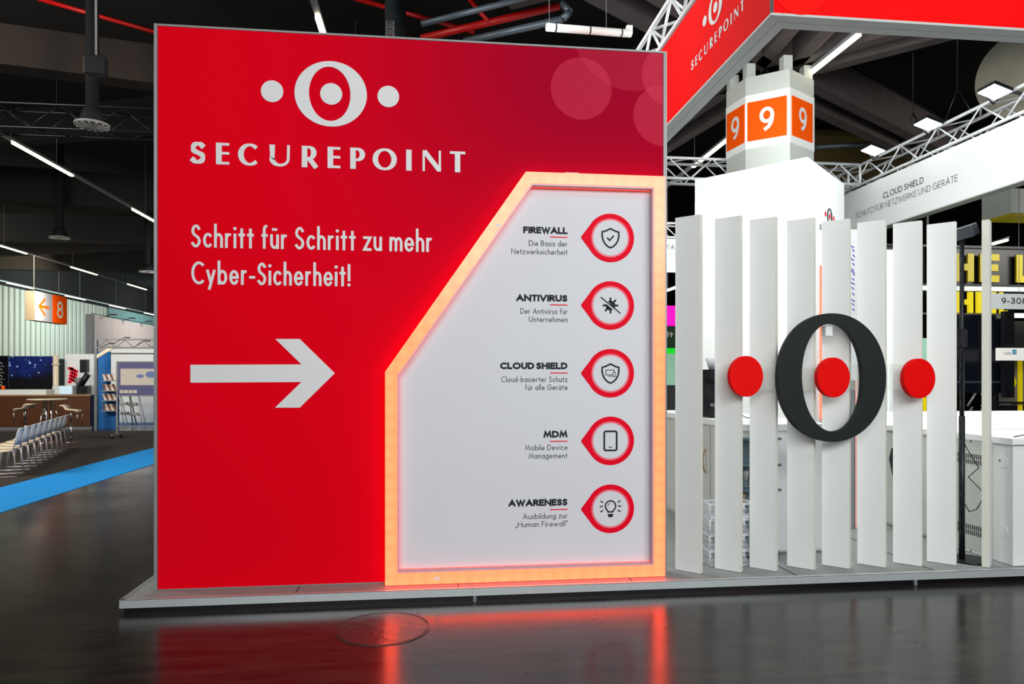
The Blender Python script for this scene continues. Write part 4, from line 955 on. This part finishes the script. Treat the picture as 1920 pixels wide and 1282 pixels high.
# glass partition with yellow outline and post
p = atD(1871, 700, 13.2); t = thing('grey_partition', 'grey partition with yellow contour line and yellow post', 'partition', (p.x, p.y, 0)); zz3 = lambda y: atD(1871, y, 13.2).z; xx = lambda x: atD(x, 700, 13.2).x-p.x
MB().box(0, 1.4, 0, .06, zz3(760), zz3(675)).build('panel', mat('warm_grey_panel', (128, 124, 124), .5), t)
ol = [(1884, 700), (1886, 704), (1893, 697), (1900, 698), (1904, 712), (1906, 716), (1902, 726), (1900, 728), (1902, 740), (1897, 745), (1888, 744), (1882, 741)]
MB().path([(xx(a), -.02, zz3(b)) for a, b in ol], .014, 6).build('contour_line', M['yellow'], t)
MB().box(xx(1912), xx(1917), -.06, 0, zz3(800), zz3(676)).build('yellow_post', M['yellow'], t)
MB().box(.0, xx(1883), -.01, 0, zz3(726), zz3(695)).build('blue_screen', mat('blue_screen', (20, 110, 220), .4, emit=.5), t)
MB().box(0, 1.6, -.35, -.3, zz3(757), zz3(755)).build('rail', M['dark'], t)
# dark bar chairs in the background
def dark_chair(px, lb):
    p = atz(px, 818, 0); t = thing('dark_bistro_chair', lb, 'chair', (p.x, p.y, 0)); 
    MB().box(-.22, .22, -.2, .2, .74, .79).build('seat', M['dark'], t, bevel=.01); MB().box(-.22, .22, .17, .21, .79, 1.12).build('backrest', M['dark'], t, bevel=.01)
    for a in (-.2, .2):
        for c in (-.17, .17): MB().tube((a*.6, c*.6, .74), (a*1.4, c*1.4, 0), .014, 6).build('leg', M['dark'], t)
dark_chair(1875, 'black bistro chair behind the counter, left one'); dark_chair(1905, 'black bistro chair behind the counter, right one')
p = atz(1822, 822, 0); t = thing('display_rack', 'folding lattice rack with leaflets beside the dark screen', 'rack', (p.x, p.y, 0))
for i in range(3):
    z = .45+i*.42; MB().tube((-.25+i*.12, 0, z), (.02+i*.12, 0, z+.4), .03, 6).build('lattice_bar', M['alu'], t); MB().tube((.22, -.05, z+.35), (.52, -.05, z), .012, 6).build('lattice_bar', M['alu'], t); MB().tube((.22, -.05, z), (.52, -.05, z+.35), .012, 6).build('lattice_bar', M['alu'], t)
MB().tube((-.25,.1,0), (-.1,.05,.5), .015, 6).build('leg', M['alu'], t); MB().tube((.5,.1,0), (.35,.0,.5), .015, 6).build('leg', M['alu'], t)
for i in range(2): MB().box(.3, .42, -.08, -.06, .62+.42*i, .72+.42*i).build('leaflet', M['red_ink'], t)
def bar_seat(p, rz, lb, sc=1):
    """bar stool with bent one-piece seat"""
    t = thing('bar_stool', lb, 'stool', p, rz)
    prof = [(-.20, .93), (-.19, .955), (-.16, .96), (-.11, .93), (-.07, .86), (-.03, .845), (.10, .835), (.17, .825), (.195, .79), (.20, .60)]
    q = prof[:-1]; th_ = .022; mb = MB(); n_ = len(q)
    top = [Vector((a, 0, b)) for a, b in q]; P_ = []
    for s_ in (-.19, .19): P_ += [v+Vector((0, s_, 0)) for v in top]+[v+Vector((0, s_, -th_)) for v in top]
    F_ = []
    for i in range(n_-1):
        F_ += [(i, i+1, 2*n_+i+1, 2*n_+i), (n_+i+1, n_+i, 3*n_+i, 3*n_+i+1), (i, n_+i, n_+i+1, i+1), (2*n_+i+1, 3*n_+i+1, 3*n_+i, 2*n_+i)]
    F_ += [(0, 2*n_, 3*n_, n_), (n_-1, 2*n_-1, 4*n_-1, 3*n_-1)]
    mb.add(P_, F_, True); recalc(mb.build('seat', M['cream'], t))
    MB().path([(.20, -.16, .79), (.20, -.16, .42), (.20, .16, .42), (.20, .16, .79)], .011).build('footrest', M['chrome'], t)
    MB().tube((0, 0, .012), (0, 0, .50), .028, 12).tube((0, 0, .50), (0, 0, .82), .020, 12).build('column', M['chrome'], t)
    MB().tube((0, 0, 0), (0, 0, .012), .19, 28).build('base_plate', M['chrome'], t)
    return t
pr = atz(1908, 888, 0)
bar_seat(Vector((atD(1905, 700, 13.6).x, atD(1905, 700, 13.6).y, 0)), 0, 'white cushioned bar stool beyond the reception counter, far right')
p = atD(1737, 700, 13); t = thing('yellow_banner', 'narrow yellow banner edge in the gap beside the seventh slat', 'banner', (p.x, p.y, 0)); MB().box(-.05, .0, 0, .05, .103, atD(1737, 745, 13).z+.0).build('edge', M['yellow'], t); MB().box(.0, .3, .02, .05, .5, 1.25).build('print', M['brown_paper'], t); MB().box(-.1, .3, .06, .1, 1.3, 2.4).build('board', M['mint'], t)
p = atD(1675.5, 700, 15); t = thing('yellow_banner', 'tall yellow banner edge between sixth and seventh slat', 'banner', (p.x, p.y, 0)); MB().box(-.03, .06, 0, .05, 0, 4.4).build('edge', M['yellow_dim'], t); MB().box(-.2, -.05, 0, .05, 0, 2.2).build('board', M['grey'], t)
# neighbouring lamps at right
t = thing('lamp_track', 'short warm lamp row above the yellow letters, right background', 'lamp', atD(1862, 457, 20)); q = atD(1888, 450, 19)-atD(1862, 457, 20)
for i in range(4): MB().tube(q*(i*.27), q*(i*.27+.2), .04, 8).build('lamp', M['lamp'], t)
MB().tube(Vector((0,0,.06)), q*1.1+Vector((0,0,.06)), .03, 6).build('rail', M['grey'], t)
o = MB().box(0, 1.5, 0, .7, 0, .45).build('ceiling_box', M['white']); o.location = atD(1896, 398, 13); tag(o, 'white boxed unit hanging under the white fascia, right edge', 'ceiling unit')
MB().box(.05, 1.45, .05, .65, -.04, 0).build('yellow_base', M['yellow_dim'], o)

# ------------------------------------------------------------------ far stand seen in the left gap
p = atD(1256, 700, 24); t = thing('green_stand', 'distant stand with magenta light box and green fascia, seen beside the first slat', 'stand', (p.x, p.y, 0)); zg = lambda y: atD(1256, y, 24).z
for nm, y0, y1, mm in (('magenta_light_box', 573, 610, 'magenta'), ('green_fascia', 611, 652, 'green'), ('green_light_strip', 652.5, 662, 'green_lit'), ('pale_wall', 663, 735, 'mint')):
    MB().box(-1.6, 1.6, 0, .4, zg(y1), zg(y0)).build(nm, M[mm], t)
mb = MB(); text(mb, 'it', -.1, .22, .2, .05, lambda a, b: Vector((a, -.01, zg(632)+b))); mb.build('lettering', M['white_print'], t)
MB().box(-1.5, 1.5, -.6, -.1, 0, 1.1).build('counter', M['white'], t)
t = thing('strip_lamp', 'small lit lamp in the dark above the magenta box', 'lamp', atD(1252, 544, 26)); MB().tube((0, 0, 0), Vector(atD(1266, 539, 24))-Vector(atD(1252, 544, 26)), .05, 8).build('lamp', M['lamp'], t); MB().tube((0,0,.05), (0,0,10.2-t.location.z), .01, 5).build('hanging_wire', M['grey'], t)

# ------------------------------------------------------------------ left background
o = MB().box(-5.3*1.2-.14, -4.6*1.155, 6, 64, 0, .006).build('carpet_strip', M['blue_strip']); tag(o, 'bright blue carpet strip along the aisle edge', 'carpet')
o = MB().box(-24, -6.5, 6, 22.6, 0, .005).build('carpet', M['black_carpet']); tag(o, 'dark carpet under the chairs and bar table', 'carpet')
# chairs
def make_chair(lb):
    t = thing('row_chair', lb, 'chair', (0,0,0), 0, 'row of white stacking chairs')
    # facing -x locally; width along y
    prof = [(-.24, .475), (-.245, .455), (-.22, .462), (-.12, .448), (.0, .438), (.10, .440), (.17, .455)]
    mb = MB(); n_ = len(prof); P_ = []
    for s_ in (-.235, .235): P_ += [Vector((a, s_, b)) for a, b in prof]+[Vector((a, s_, b-.016)) for a, b in prof]
    F_ = []
    for i in range(n_-1): F_ += [(i, i+1, 2*n_+i+1, 2*n_+i), (n_+i+1, n_+i, 3*n_+i, 3*n_+i+1), (i, n_+i, n_+i+1, i+1), (2*n_+i+1, 3*n_+i+1, 3*n_+i, 2*n_+i)]
    F_ += [(0, 2*n_, 3*n_, n_), (n_-1, 2*n_-1, 4*n_-1, 3*n_-1)]
    mb.add(P_, F_, True); recalc(mb.build('seat', M['cream'], t))
    mb = MB(); rows = [(.205, .53, .19), (.225, .64, .215), (.245, .74, .22), (.262, .80, .20), (.285, .815, .19)]
    P_ = []
    for (x, z, w_) in rows:
        for k in range(5):
            s_ = -1+k*.5; P_.append(Vector((x+.03-.03*s_*s_, s_*w_, z)))
    nn = len(P_); P_ += [p+Vector((.014, 0, -.004)) for p in P_]; F_ = []
    for i in range(4):
        for k in range(4): a = i*5+k; F_ += [(a, a+1, a+6, a+5), (nn+a, nn+a+5, nn+a+6, nn+a+1)]
    for k in range(4): F_ += [(k, nn+k, nn+k+1, k+1), (20+k, 21+k, nn+21+k, nn+20+k)]
    for i in range(4): F_ += [(i*5, i*5+5, nn+i*5+5, nn+i*5), (i*5+4, nn+i*5+4, nn+i*5+9, i*5+9)]
    mb.add(P_, F_, True); recalc(mb.build('backrest', M['grey_shell'], t))
    for s_ in (-1, 1):
        y = s_*.225
        MB().path([(.23, y, .66), (.20, y, .45), (.245, y, .008), (-.22, y, .008), (-.17, y, .43), (.20, y, .43)], .0075, 6).build('leg', M['leg'], t)
    return t
ord_ = ['first, nearest', 'second', 'third', 'fourth', 'fifth', 'sixth', 'seventh', 'eighth', 'ninth, farthest']
c0 = make_chair('white stacking chair in the row, %s to the camera' % ord_[0])
p0 = atz(30.5, 893.7, .01); p1 = atz(117.5, 846.8, .01); dv = (p1-p0); ang = math.atan2(dv.y, dv.x)-PI/2
for i in range(9):
    c = c0 if i == 0 else copy_tree(c0)
    if i: c['label'] = 'white stacking chair, %s counted from the near end of the row' % ord_[i]
    q = p0+dv*(i/8.0); off = Matrix.Rotation(ang, 4, 'Z') @ Vector((-.24, .225, 0))
    c.location = (q.x+off.x, q.y+off.y, 0.006); c.rotation_euler = (0, 0, ang)
# bar table
p = atz(89, 829, 0.006); t = thing('bar_table', 'tall round bar table with slim legs before the wooden counter', 'table', p)
MB().tube((0,0,1.08), (0,0,1.11), .44, 36).build('tabletop', M['cream'], t)
MB().tube((-.03,0,.03), (-.03,0,1.08), .028, 10).build('column', M['chrome'], t); MB().tube((.07,.1,.03), (.05,.05,1.08), .026, 10).build('column', M['chrome'], t)
for a in (20, 140, 260):
    r_ = math.radians(a); MB().tube((.36*math.cos(r_), .36*math.sin(r_), .02), (.12*math.cos(r_), .12*math.sin(r_), 1.08), .012, 8).build('leg', M['chrome'], t)
MB().tube((0,0,0), (0,0,.02), .34, 28).build('foot_ring', M['chrome'], t)
q = atz(48, 824, .006); bar_seat(q, math.radians(165), 'white bent-seat bar stool left of the tall table')
q = atz(133.5, 829, .006); bar_seat(q, math.radians(5), 'white bent-seat bar stool right of the tall table')
# wood counter
CVv = 23.4
p = atv(172, 805, CVv); t = thing('bar_counter', 'long walnut-fronted bar counter in the left background', 'counter', (p.x, CVv, 0))
for i in range(14): 
    x1 = -.05-i*.9; b0 = MB().box(x1-.895, x1, 0, .6, .10, 1.05).build('front_board', M['wood'], t)
MB().box(-13, -.02, -.02, .65, 1.05, 1.10).build('worktop', mat('brown_worktop', (150, 118, 84), .4), t); MB().box(-13, -.02, .03, .6, 0, .10).build('plinth', M['grey'], t)
o = MB().box(0, 1.6, 0, .5, 0, .16).build('white_tray', M['white']); o.location = (atv(-15, 700, CVv+.1).x, CVv+.06, 1.10); tag(o, 'white tray unit on the bar counter, left edge', 'tray')
o = MB().tube((0,0,0), (0,0,.1), .05, 12).tube((0,0,.1), (0,0,.11), .055, 12).build('orange_jar', M['orange']); o.location = (atv(4, 700, CVv+.2).x, CVv+.25, 1.262); tag(o, 'small orange jar on the white tray', 'jar')
# screens
SVv = 26.0; zs = lambda y: atv(50, y, SVv).z; xs = lambda x: atv(x, 700, SVv).x
pm = bpy.data.materials.new('night_map_picture'); pm.use_nodes = True; nt = pm.node_tree; b = nt.nodes['Principled BSDF']; N = nt.nodes; L = nt.links
tc = N.new('ShaderNodeTexCoord'); vo = N.new('ShaderNodeTexVoronoi'); vo.inputs['Scale'].default_value = 6; L.new(tc.outputs['Object'], vo.inputs['Vector'])
n1 = N.new('ShaderNodeTexNoise'); n1.inputs['Scale'].default_value = 1.1; L.new(tc.outputs['Object'], n1.inputs['Vector'])
s1 = N.new('ShaderNodeMapRange'); s1.inputs[1].default_value = .26; s1.inputs[2].default_value = .16; L.new(vo.outputs['Distance'], s1.inputs[0])
s2 = N.new('ShaderNodeMapRange'); s2.inputs[1].default_value = .38; s2.inputs[2].default_value = .55; L.new(n1.outputs['Fac'], s2.inputs[0])
sxz = N.new('ShaderNodeSeparateXYZ'); L.new(tc.outputs['Object'], sxz.inputs[0]); s3 = N.new('ShaderNodeMapRange'); s3.inputs[1].default_value = 1.55; s3.inputs[2].default_value = 1.8; L.new(sxz.outputs['Z'], s3.inputs[0])
mu = N.new('ShaderNodeMath'); mu.operation = 'MULTIPLY'; L.new(s2.outputs[0], mu.inputs[0]); L.new(s3.outputs[0], mu.inputs[1])
c1 = N.new('ShaderNodeMix'); c1.data_type = 'RGBA'; c1.inputs[6].default_value = (.001, .001, .002, 1); c1.inputs[7].default_value = (.003, .012, .10, 1); L.new(mu.outputs[0], c1.inputs[0])
m3 = N.new('ShaderNodeMath'); m3.operation = 'MULTIPLY'; L.new(s1.outputs[0], m3.inputs[0]); L.new(mu.outputs[0], m3.inputs[1])
c2 = N.new('ShaderNodeMix'); c2.data_type = 'RGBA'; c2.inputs[7].default_value = (.35, .6, .9, 1); L.new(c1.outputs[2], c2.inputs[6]); L.new(m3.outputs[0], c2.inputs[0])
b.inputs['Base Color'].default_value = (.004, .004, .006, 1); b.inputs['Roughness'].default_value = .3; L.new(c2.outputs[2], b.inputs['Emission Color']); b.inputs['Emission Strength'].default_value = 1
t = thing('video_wall', 'big dark video wall with blue glittering picture behind the bar', 'screen', (xs(15.5), SVv, 0))
MB().box(.02, xs(101)-xs(15.5), 0, .1, zs(742), zs(667.5)).build('screen', pm, t); MB().box(0, .02, -.01, .1, zs(742), zs(667)).build('frame', M['ink_soft'], t)
MB().box(xs(101)-xs(15.5), xs(103)-xs(15.5), -.01, .1, zs(742), zs(667)).build('frame', M['cream'], t)
t = thing('menu_board', 'black menu board with white chalk-like icons at the left edge', 'board', (xs(-60), SVv, 0)); MB().box(0, xs(15)-xs(-60), 0, .1, zs(742), zs(667)).build('board', M['screen'], t)
mb = MB()
for i, y in enumerate((684, 696, 708, 720)):
    cx = xs(1)-xs(-60); z = zs(y); stroke(mb, A(cx, z+.03, .05, .05, 0, 200+30*i), .02, lambda a, b: Vector((a, -.01, b))); stroke(mb, [(cx-.12, z-.05), (cx+.12, z-.05)], .012, lambda a, b: Vector((a, -.01, b)))
mb.build('chalk_icons', M['paper'], t)
t = thing('round_post', 'cream post right of the video wall', 'post', (xs(107.5), SVv-.1, 0)); MB().tube((0,0,0), (0,0,zs(666)), .09, 16).build('shaft', M['cream'], t); MB().tube((0,0,zs(684)), (0,0,zs(682)), .13, 16).build('collar', M['cream'], t)
t = thing('white_partition', 'white partition with a cluster of red stickers beside the bar', 'partition', (xs(110), SVv+.4, 0)); MB().box(0, 3.0, 0, .1, 0, zs(669)+.12).build('panel', M['white_wall'], t)
for i in range(15):
    y = 690+(i*29 % 27); x = 111.5+(i*17 % 13); a = .06; q = xs(x)-xs(110)+.15
    MB().box(q-a, q+a, -.012, -.002, zs(y)-a*.8, zs(y)+a*.8).build('red_sticker', M['red_ink'], t)
o = MB().box(-.34, .30, 0, .5, .013, 1.35).build('white_cabinet', M['white']); o.location = (xs(138), SVv-.7, 0); tag(o, 'white cabinet behind the bar counter', 'cabinet')
MB().box(-.1, .28, -.02, 0, 1.05, 1.33).build('lit_front', mat('pale_blue_lit_front', (205, 232, 250), .4, emit=.35), o)
t = thing('stacked_gear', 'dark equipment on a rack at the right end of the bar', 'equipment', (xs(165.5), SVv-.55, .0)); MB().box(-.12, .22, 0, .3, 0, 1.35).build('rack', M['dark'], t); MB().tube((-.05,.1,1.35), (.2,.1,1.75), .1, 10).build('grinder', M['dark'], t); MB().tube((-.1,.1,1.35), (-.12,.1,1.62), .07, 10, .14).build('hopper', M['grey'], t); MB().box(-.02, .2, 0, .2, 1.8, 2.25).build('lamp_head', M['dark'], t)
# tall partition
PU = -12.6
q0 = atu(168, 600, PU); t = thing('tall_partition', 'tall pale panelled stand wall in the left background', 'wall', (PU, q0.y, 0))
zt = atu(170, 590, PU).z; pw = mat('warm_white_panel', (206, 198, 192), .6)
for i in range(7): MB().box(-.05, .05, .1+i*1.6, .1+i*1.6+1.59, 0, zt).build('wall_panel', pw, t)
MB().box(-.12, .12, -.05, .09, 0, zt+.02).build('end_post', M['grey'], t)
for i in range(6):
    y = 1.0+i*1.7; MB().path([(.05, y, zt), (.35, y, zt+.10)], .012).build('lamp_arm', M['dark'], t); MB().box(.3, .5, y-.1, y+.1, zt+.07, zt+.11).build('lamp_head', M['dark'], t)
MB().path([(.05, 0, zt+.05), (.05, 10.5, zt+.05)], .012).build('lamp_rail', M['dark'], t)
MB().box(-14, -13.95, 30, 58, 0, 1).build('kerb', M['seam'], t) if False else None
# truss gate
GV = 23.2; g0 = atv(179, 805, GV); zg_ = lambda y: atv(200, y, GV).z
t = thing('truss_gate', 'grey lattice gate frame over the brochure corner', 'gate', (g0.x, GV, 0))
for dx in (0, 3.3): MB().box(dx-.04, dx+.04, 0, .08, 0, zg_(635)).build('post', M['grey'], t)
for y in (636, 651.5): MB().box(.04, 3.26, 0, .06, zg_(y)-.02, zg_(y)+.02).build('rail', M['grey'], t)
zz0, zz1 = zg_(651), zg_(637); bb = .27
br = MB().tube((0,0,0), (bb, 0, zz1-zz0), .012, 5).build('brace', M['grey'], t); br.location = (.05, .03, zz0)
for i in range(1, 12):
    o = inst(br, 'brace', t, (.05+i*bb if i % 2 == 0 else .05+(i+1)*bb, .03, zz0)); 
    if i % 2: o.rotation_euler = (0, 0, PI)
MB().prism([(.04, zg_(672)), (.04, zg_(665)), (.38, zg_(652)), (.55, zg_(652))], lambda a, b: Vector((a, 0, b)), lambda a, b: Vector((a, .06, b))).build('corner_brace', M['cream'], t)
for dx, dz in ((.55, .02), (1.0, .2), (1.6, .1)): MB().path([(dx-.35, -.1, zz0+dz-.05), (dx, -.25, zz0+dz+.12)], .01).build('lamp_arm', M['dark'], t); MB().box(dx, dx+.12, -.3, -.2, zz0+dz+.08, zz0+dz+.11).build('lamp_head', M['dark'], t)
# brochure rack
t = thing('brochure_rack', 'blue brochure rack with four tilted shelves of magazines', 'rack', (g0.x+.06, GV+.25, 0)); rw = atv(217, 700, GV+.2).x-g0.x-.06; pl0 = atv(180, 700, GV+.55).x-g0.x-.06; t.location.x = g0.x+.06
MB().box(pl0, atv(219, 700, GV+.55).x-g0.x, .3, .34, 0, 1.2).build('lower_panel', M['blue'], t); MB().box(pl0, atv(207, 700, GV+.55).x-g0.x-.06, .3, .34, 1.2, atv(200, 659, GV+.5).z).build('upper_panel', M['blue'], t)
mg = None
for k, y in enumerate((713.5, 732.5, 750.5, 770)):
    z = atv(200, y, GV+.2).z; sh = MB().box(0, rw, -.05, .28, z-.02, z+.01).build('shelf', M['alu'], t)
    for i in range(5):
        a = .03+i*(rw-.08)/5; w_ = (rw-.12)/5
        MB().prism([(a+.10-.10, 0), (a+w_, 0), (a+w_-.12, .19), (a-.12, .19)], lambda p_, q_: Vector((p_+.06, .0+q_*.6, z+.012+q_)), lambda p_, q_: Vector((p_+.06, .015+q_*.6, z+.02+q_))).build('magazine', M['brown_paper'] if (i+k) % 2 else M['paper'], sh)
# rolling board
BV = 20.0; b0 = atv(219, 822, BV); zb = lambda y: atv(240, y, BV).z; xb = lambda x: atv(x, 700, BV).x-b0.x
t = thing('rolling_board', 'rolling display board with framed site map', 'display board', (b0.x, BV, 0))
MB().box(xb(222), 2.6, .0, .04, zb(741), zb(679)).build('poster', mat('blue_violet_poster', (92, 92, 140), .5), t)
MB().box(xb(226), 2.5, -.006, -.001, zb(722), zb(691)).build('map_print', M['paper'], t)
mb = MB(); disc(mb, xb(263), zb(705), .1, lambda a, b: Vector((a, -.008, b)), ry=.05); disc(mb, xb(283), zb(702), .14, lambda a, b: Vector((a, -.008, b)), ry=.09); mb.build('map_areas', mat('map_blue', (110, 130, 190), .5), t)
for i in range(4): MB().box(xb(224.5)+i*.115, xb(224.5)+i*.115+.1, -.006, -.001, zb(737), zb(731)).build('small_card', M['paper'], t)
for y in (678, 742): MB().box(0, 2.7, -.01, .05, zb(y)-.015, zb(y)+.015).build('frame_rail', M['alu'], t)
for x in (0, 2.7): 
    MB().box(x-.02, x+.02, 0, .04, .12, zb(678)).build('upright', M['alu'], t); MB().box(x-.02, x+.02, -.3, .3, .08, .12).build('foot', M['alu'], t)
    for y in (-.27, .27): MB().tube((x-.015, y, .045), (x+.015, y, .045), .04, 10).build('caster', M['dark'], t)
MB().box(0, 2.7, 0, .03, .30, .33).build('lower_rail', M['alu'], t)
# blue booth behind
BB = 27.0; xb2 = lambda x: atv(x, 700, BB).x; zb2 = lambda y: atv(250, y, BB).z
o = MB().box(0, 4.6, .7, 3.4, 0, .012).build('booth_carpet', M['blue']); o.location = (xb2(180), BB-3.5, 0); tag(o, 'blue carpet of the brochure booth', 'carpet')
t = thing('booth_back_wall', 'white and blue booth back wall behind the rolling board', 'wall', (xb2(207), BB, 0)); X = lambda x: xb2(x)-xb2(207)
for x0, x1 in ((207, 233), (234, 257), (258, 285), (286, 330)): hs = 1.35 if x0 < 250 else .8; MB().box(X(x0), X(x1), 0, .08, hs, zb2(662)).build('wall_panel', pw, t); MB().box(X(x0), X(x1), 0, .08, 0, hs).build('blue_skirting_panel', M['blue'], t)
MB().box(X(207), X(330), -.3, .1, zb2(662), zb2(655)).build('cornice', M['white_wall'], t)
MB().box(X(218), X(228), -.03, -.001, zb2(678), zb2(667)).build('picture', M['brown_paper'], t); MB().box(X(268), X(300), -.02, -.001, zb2(760), zb2(752)).build('blue_button_print', M['lblue'], t)
for x, y in ((237, 676), (269, 676)): 
    mb = MB()
    for k in range(7): q = X(x)+k*.07; stroke(mb, [(q, zb2(y)), (q+.04, zb2(y)+.07)], .02, lambda a, b: Vector((a, -.01, b)))
    mb.build('blurred_lettering', M['lblue'], t)
# leaning leaflet stands
for i, (px, D) in enumerate(((232, 23.8), (250, 23.2))):
    p = atD(px, 700, D); t = thing('leaflet_stand', 'slanted leaflet stand under the rolling board, %s one' % ('left', 'right')[i], 'stand', (p.x, p.y, .0125))
    for dx in (0, .28): MB().tube((dx, 0, 0), (dx-.22, .2, 1.25), .012, 6).build('leg', M['alu'], t); MB().tube((dx, .3, 0), (dx-.2, .2, 1.15), .012, 6).build('leg', M['alu'], t)
    for k in range(3):
        z = .35+k*.33; sh = MB().box(-.14-k*.05, .18-k*.05, -.02+k*.05, .14+k*.05, z, z+.02).build('tray', M['alu'], t); MB().box(-.1-k*.05, .14-k*.05, -.03+k*.05, .1+k*.05, z+.021, z+.10).build('leaflets', M['paper'], sh)
# number 8 sign
SU_ = -22.0
a = atu(65, 545, SU_); b_ = atu(125, 607.5, SU_); zt_, zb_ = atu(65, 545, SU_).z, atu(65, 600, SU_).z
t = thing('hanging_sign', 'hanging sign with orange arrow and number eight, left background', 'sign', (SU_, a.y, zb_)); Ln = b_.y-a.y; Hs = zt_-zb_
MB().box(-.5, 0, 0, Ln, 0, Hs).build('case', mat('brown_grey_case', (130, 118, 104), .6), t); MB().box(.0, .02, 0, Ln*.525, 0, Hs).build('arrow_field', mat('lavender_grey_sign', (150, 155, 176), .6), t); MB().box(.0, .02, Ln*.53, Ln, 0, Hs).build('number_field', M['orange'], t)
mb = MB(); Fs = lambda p_, q_: Vector((.025, p_, q_))
stroke(mb, [(Ln*.40, Hs*.5), (Ln*.13, Hs*.5)], .14, Fs); stroke(mb, [(Ln*.28, Hs*.76), (Ln*.12, Hs*.5), (Ln*.28, Hs*.24)], .14, Fs); mb.build('arrow', M['orange'], t)
mb = MB(); glyph(mb, '8', Ln*.67, Ln*.2, Hs*.62, .15, lambda p_, q_: Vector((.025, p_, q_+Hs*.19))); mb.build('numeral', M['white_print'], t)
for y in (.4, Ln-.4): MB().tube((-.25, y, Hs), (-.25, y, 10.2-zb_), .015, 5).build('hanging_rod', M['grey'], t)

# ------------------------------------------------------------------ manhole and scraps
p = atz(718, 1177.5, 0); t = thing('manhole_cover', 'round manhole cover in the floor before the red wall', 'manhole cover', (p.x, p.y, 0)); R0 = .315
mc = mat('floor_coated_lid', (44, 40, 40), .3, vary=.5, scale=12, bump=.5); mr_ = mat('lid_rim', (70, 62, 60), .35, .4)
MB().tube((0,0,.0), (0,0,.003), R0-.022, 64).build('lid', mc, t)
for r1, r2, hh in ((R0, R0-.008, .004), (R0-.014, R0-.019, .004)):
    mb = MB(); mb.ring(ell(0,0,r1,r1,64), ell(0,0,r2,r2,64), lambda a, b: Vector((a,b,0)), lambda a, b: Vector((a,b,hh))); recalc(mb.build('rim', mr_, t))
mb = MB(); stroke(mb, A(-.17, .02, .09, .05, 200, 10, 12), .006, lambda a, b: Vector((a, b, .0036))); mb.build('lifting_slot', M['dark'], t)
mb = MB()
for i in range(70):
    px = random.uniform(820, 1915); py = random.uniform(1130, 1275)
    if i < 14: px, py = random.uniform(764, 800), random.uniform(1138, 1152)
    q = atz(px, py, 0); s_ = random.uniform(.002, .007); a = random.uniform(0, 3.1)
    P_ = [(q.x+s_*random.uniform(.6, 1.4)*math.cos(a+k*1.26)*1.4, q.y+s_*math.sin(a+k*1.26), .0012) for k in range(5)]
    mb.add(P_, [(0, 1, 2, 3, 4)])
o = mb.build('floor_scraps', M['black_plain']); tag(o, 'tiny dark scraps scattered on the glossy floor', 'debris'); o['kind'] = 'stuff'
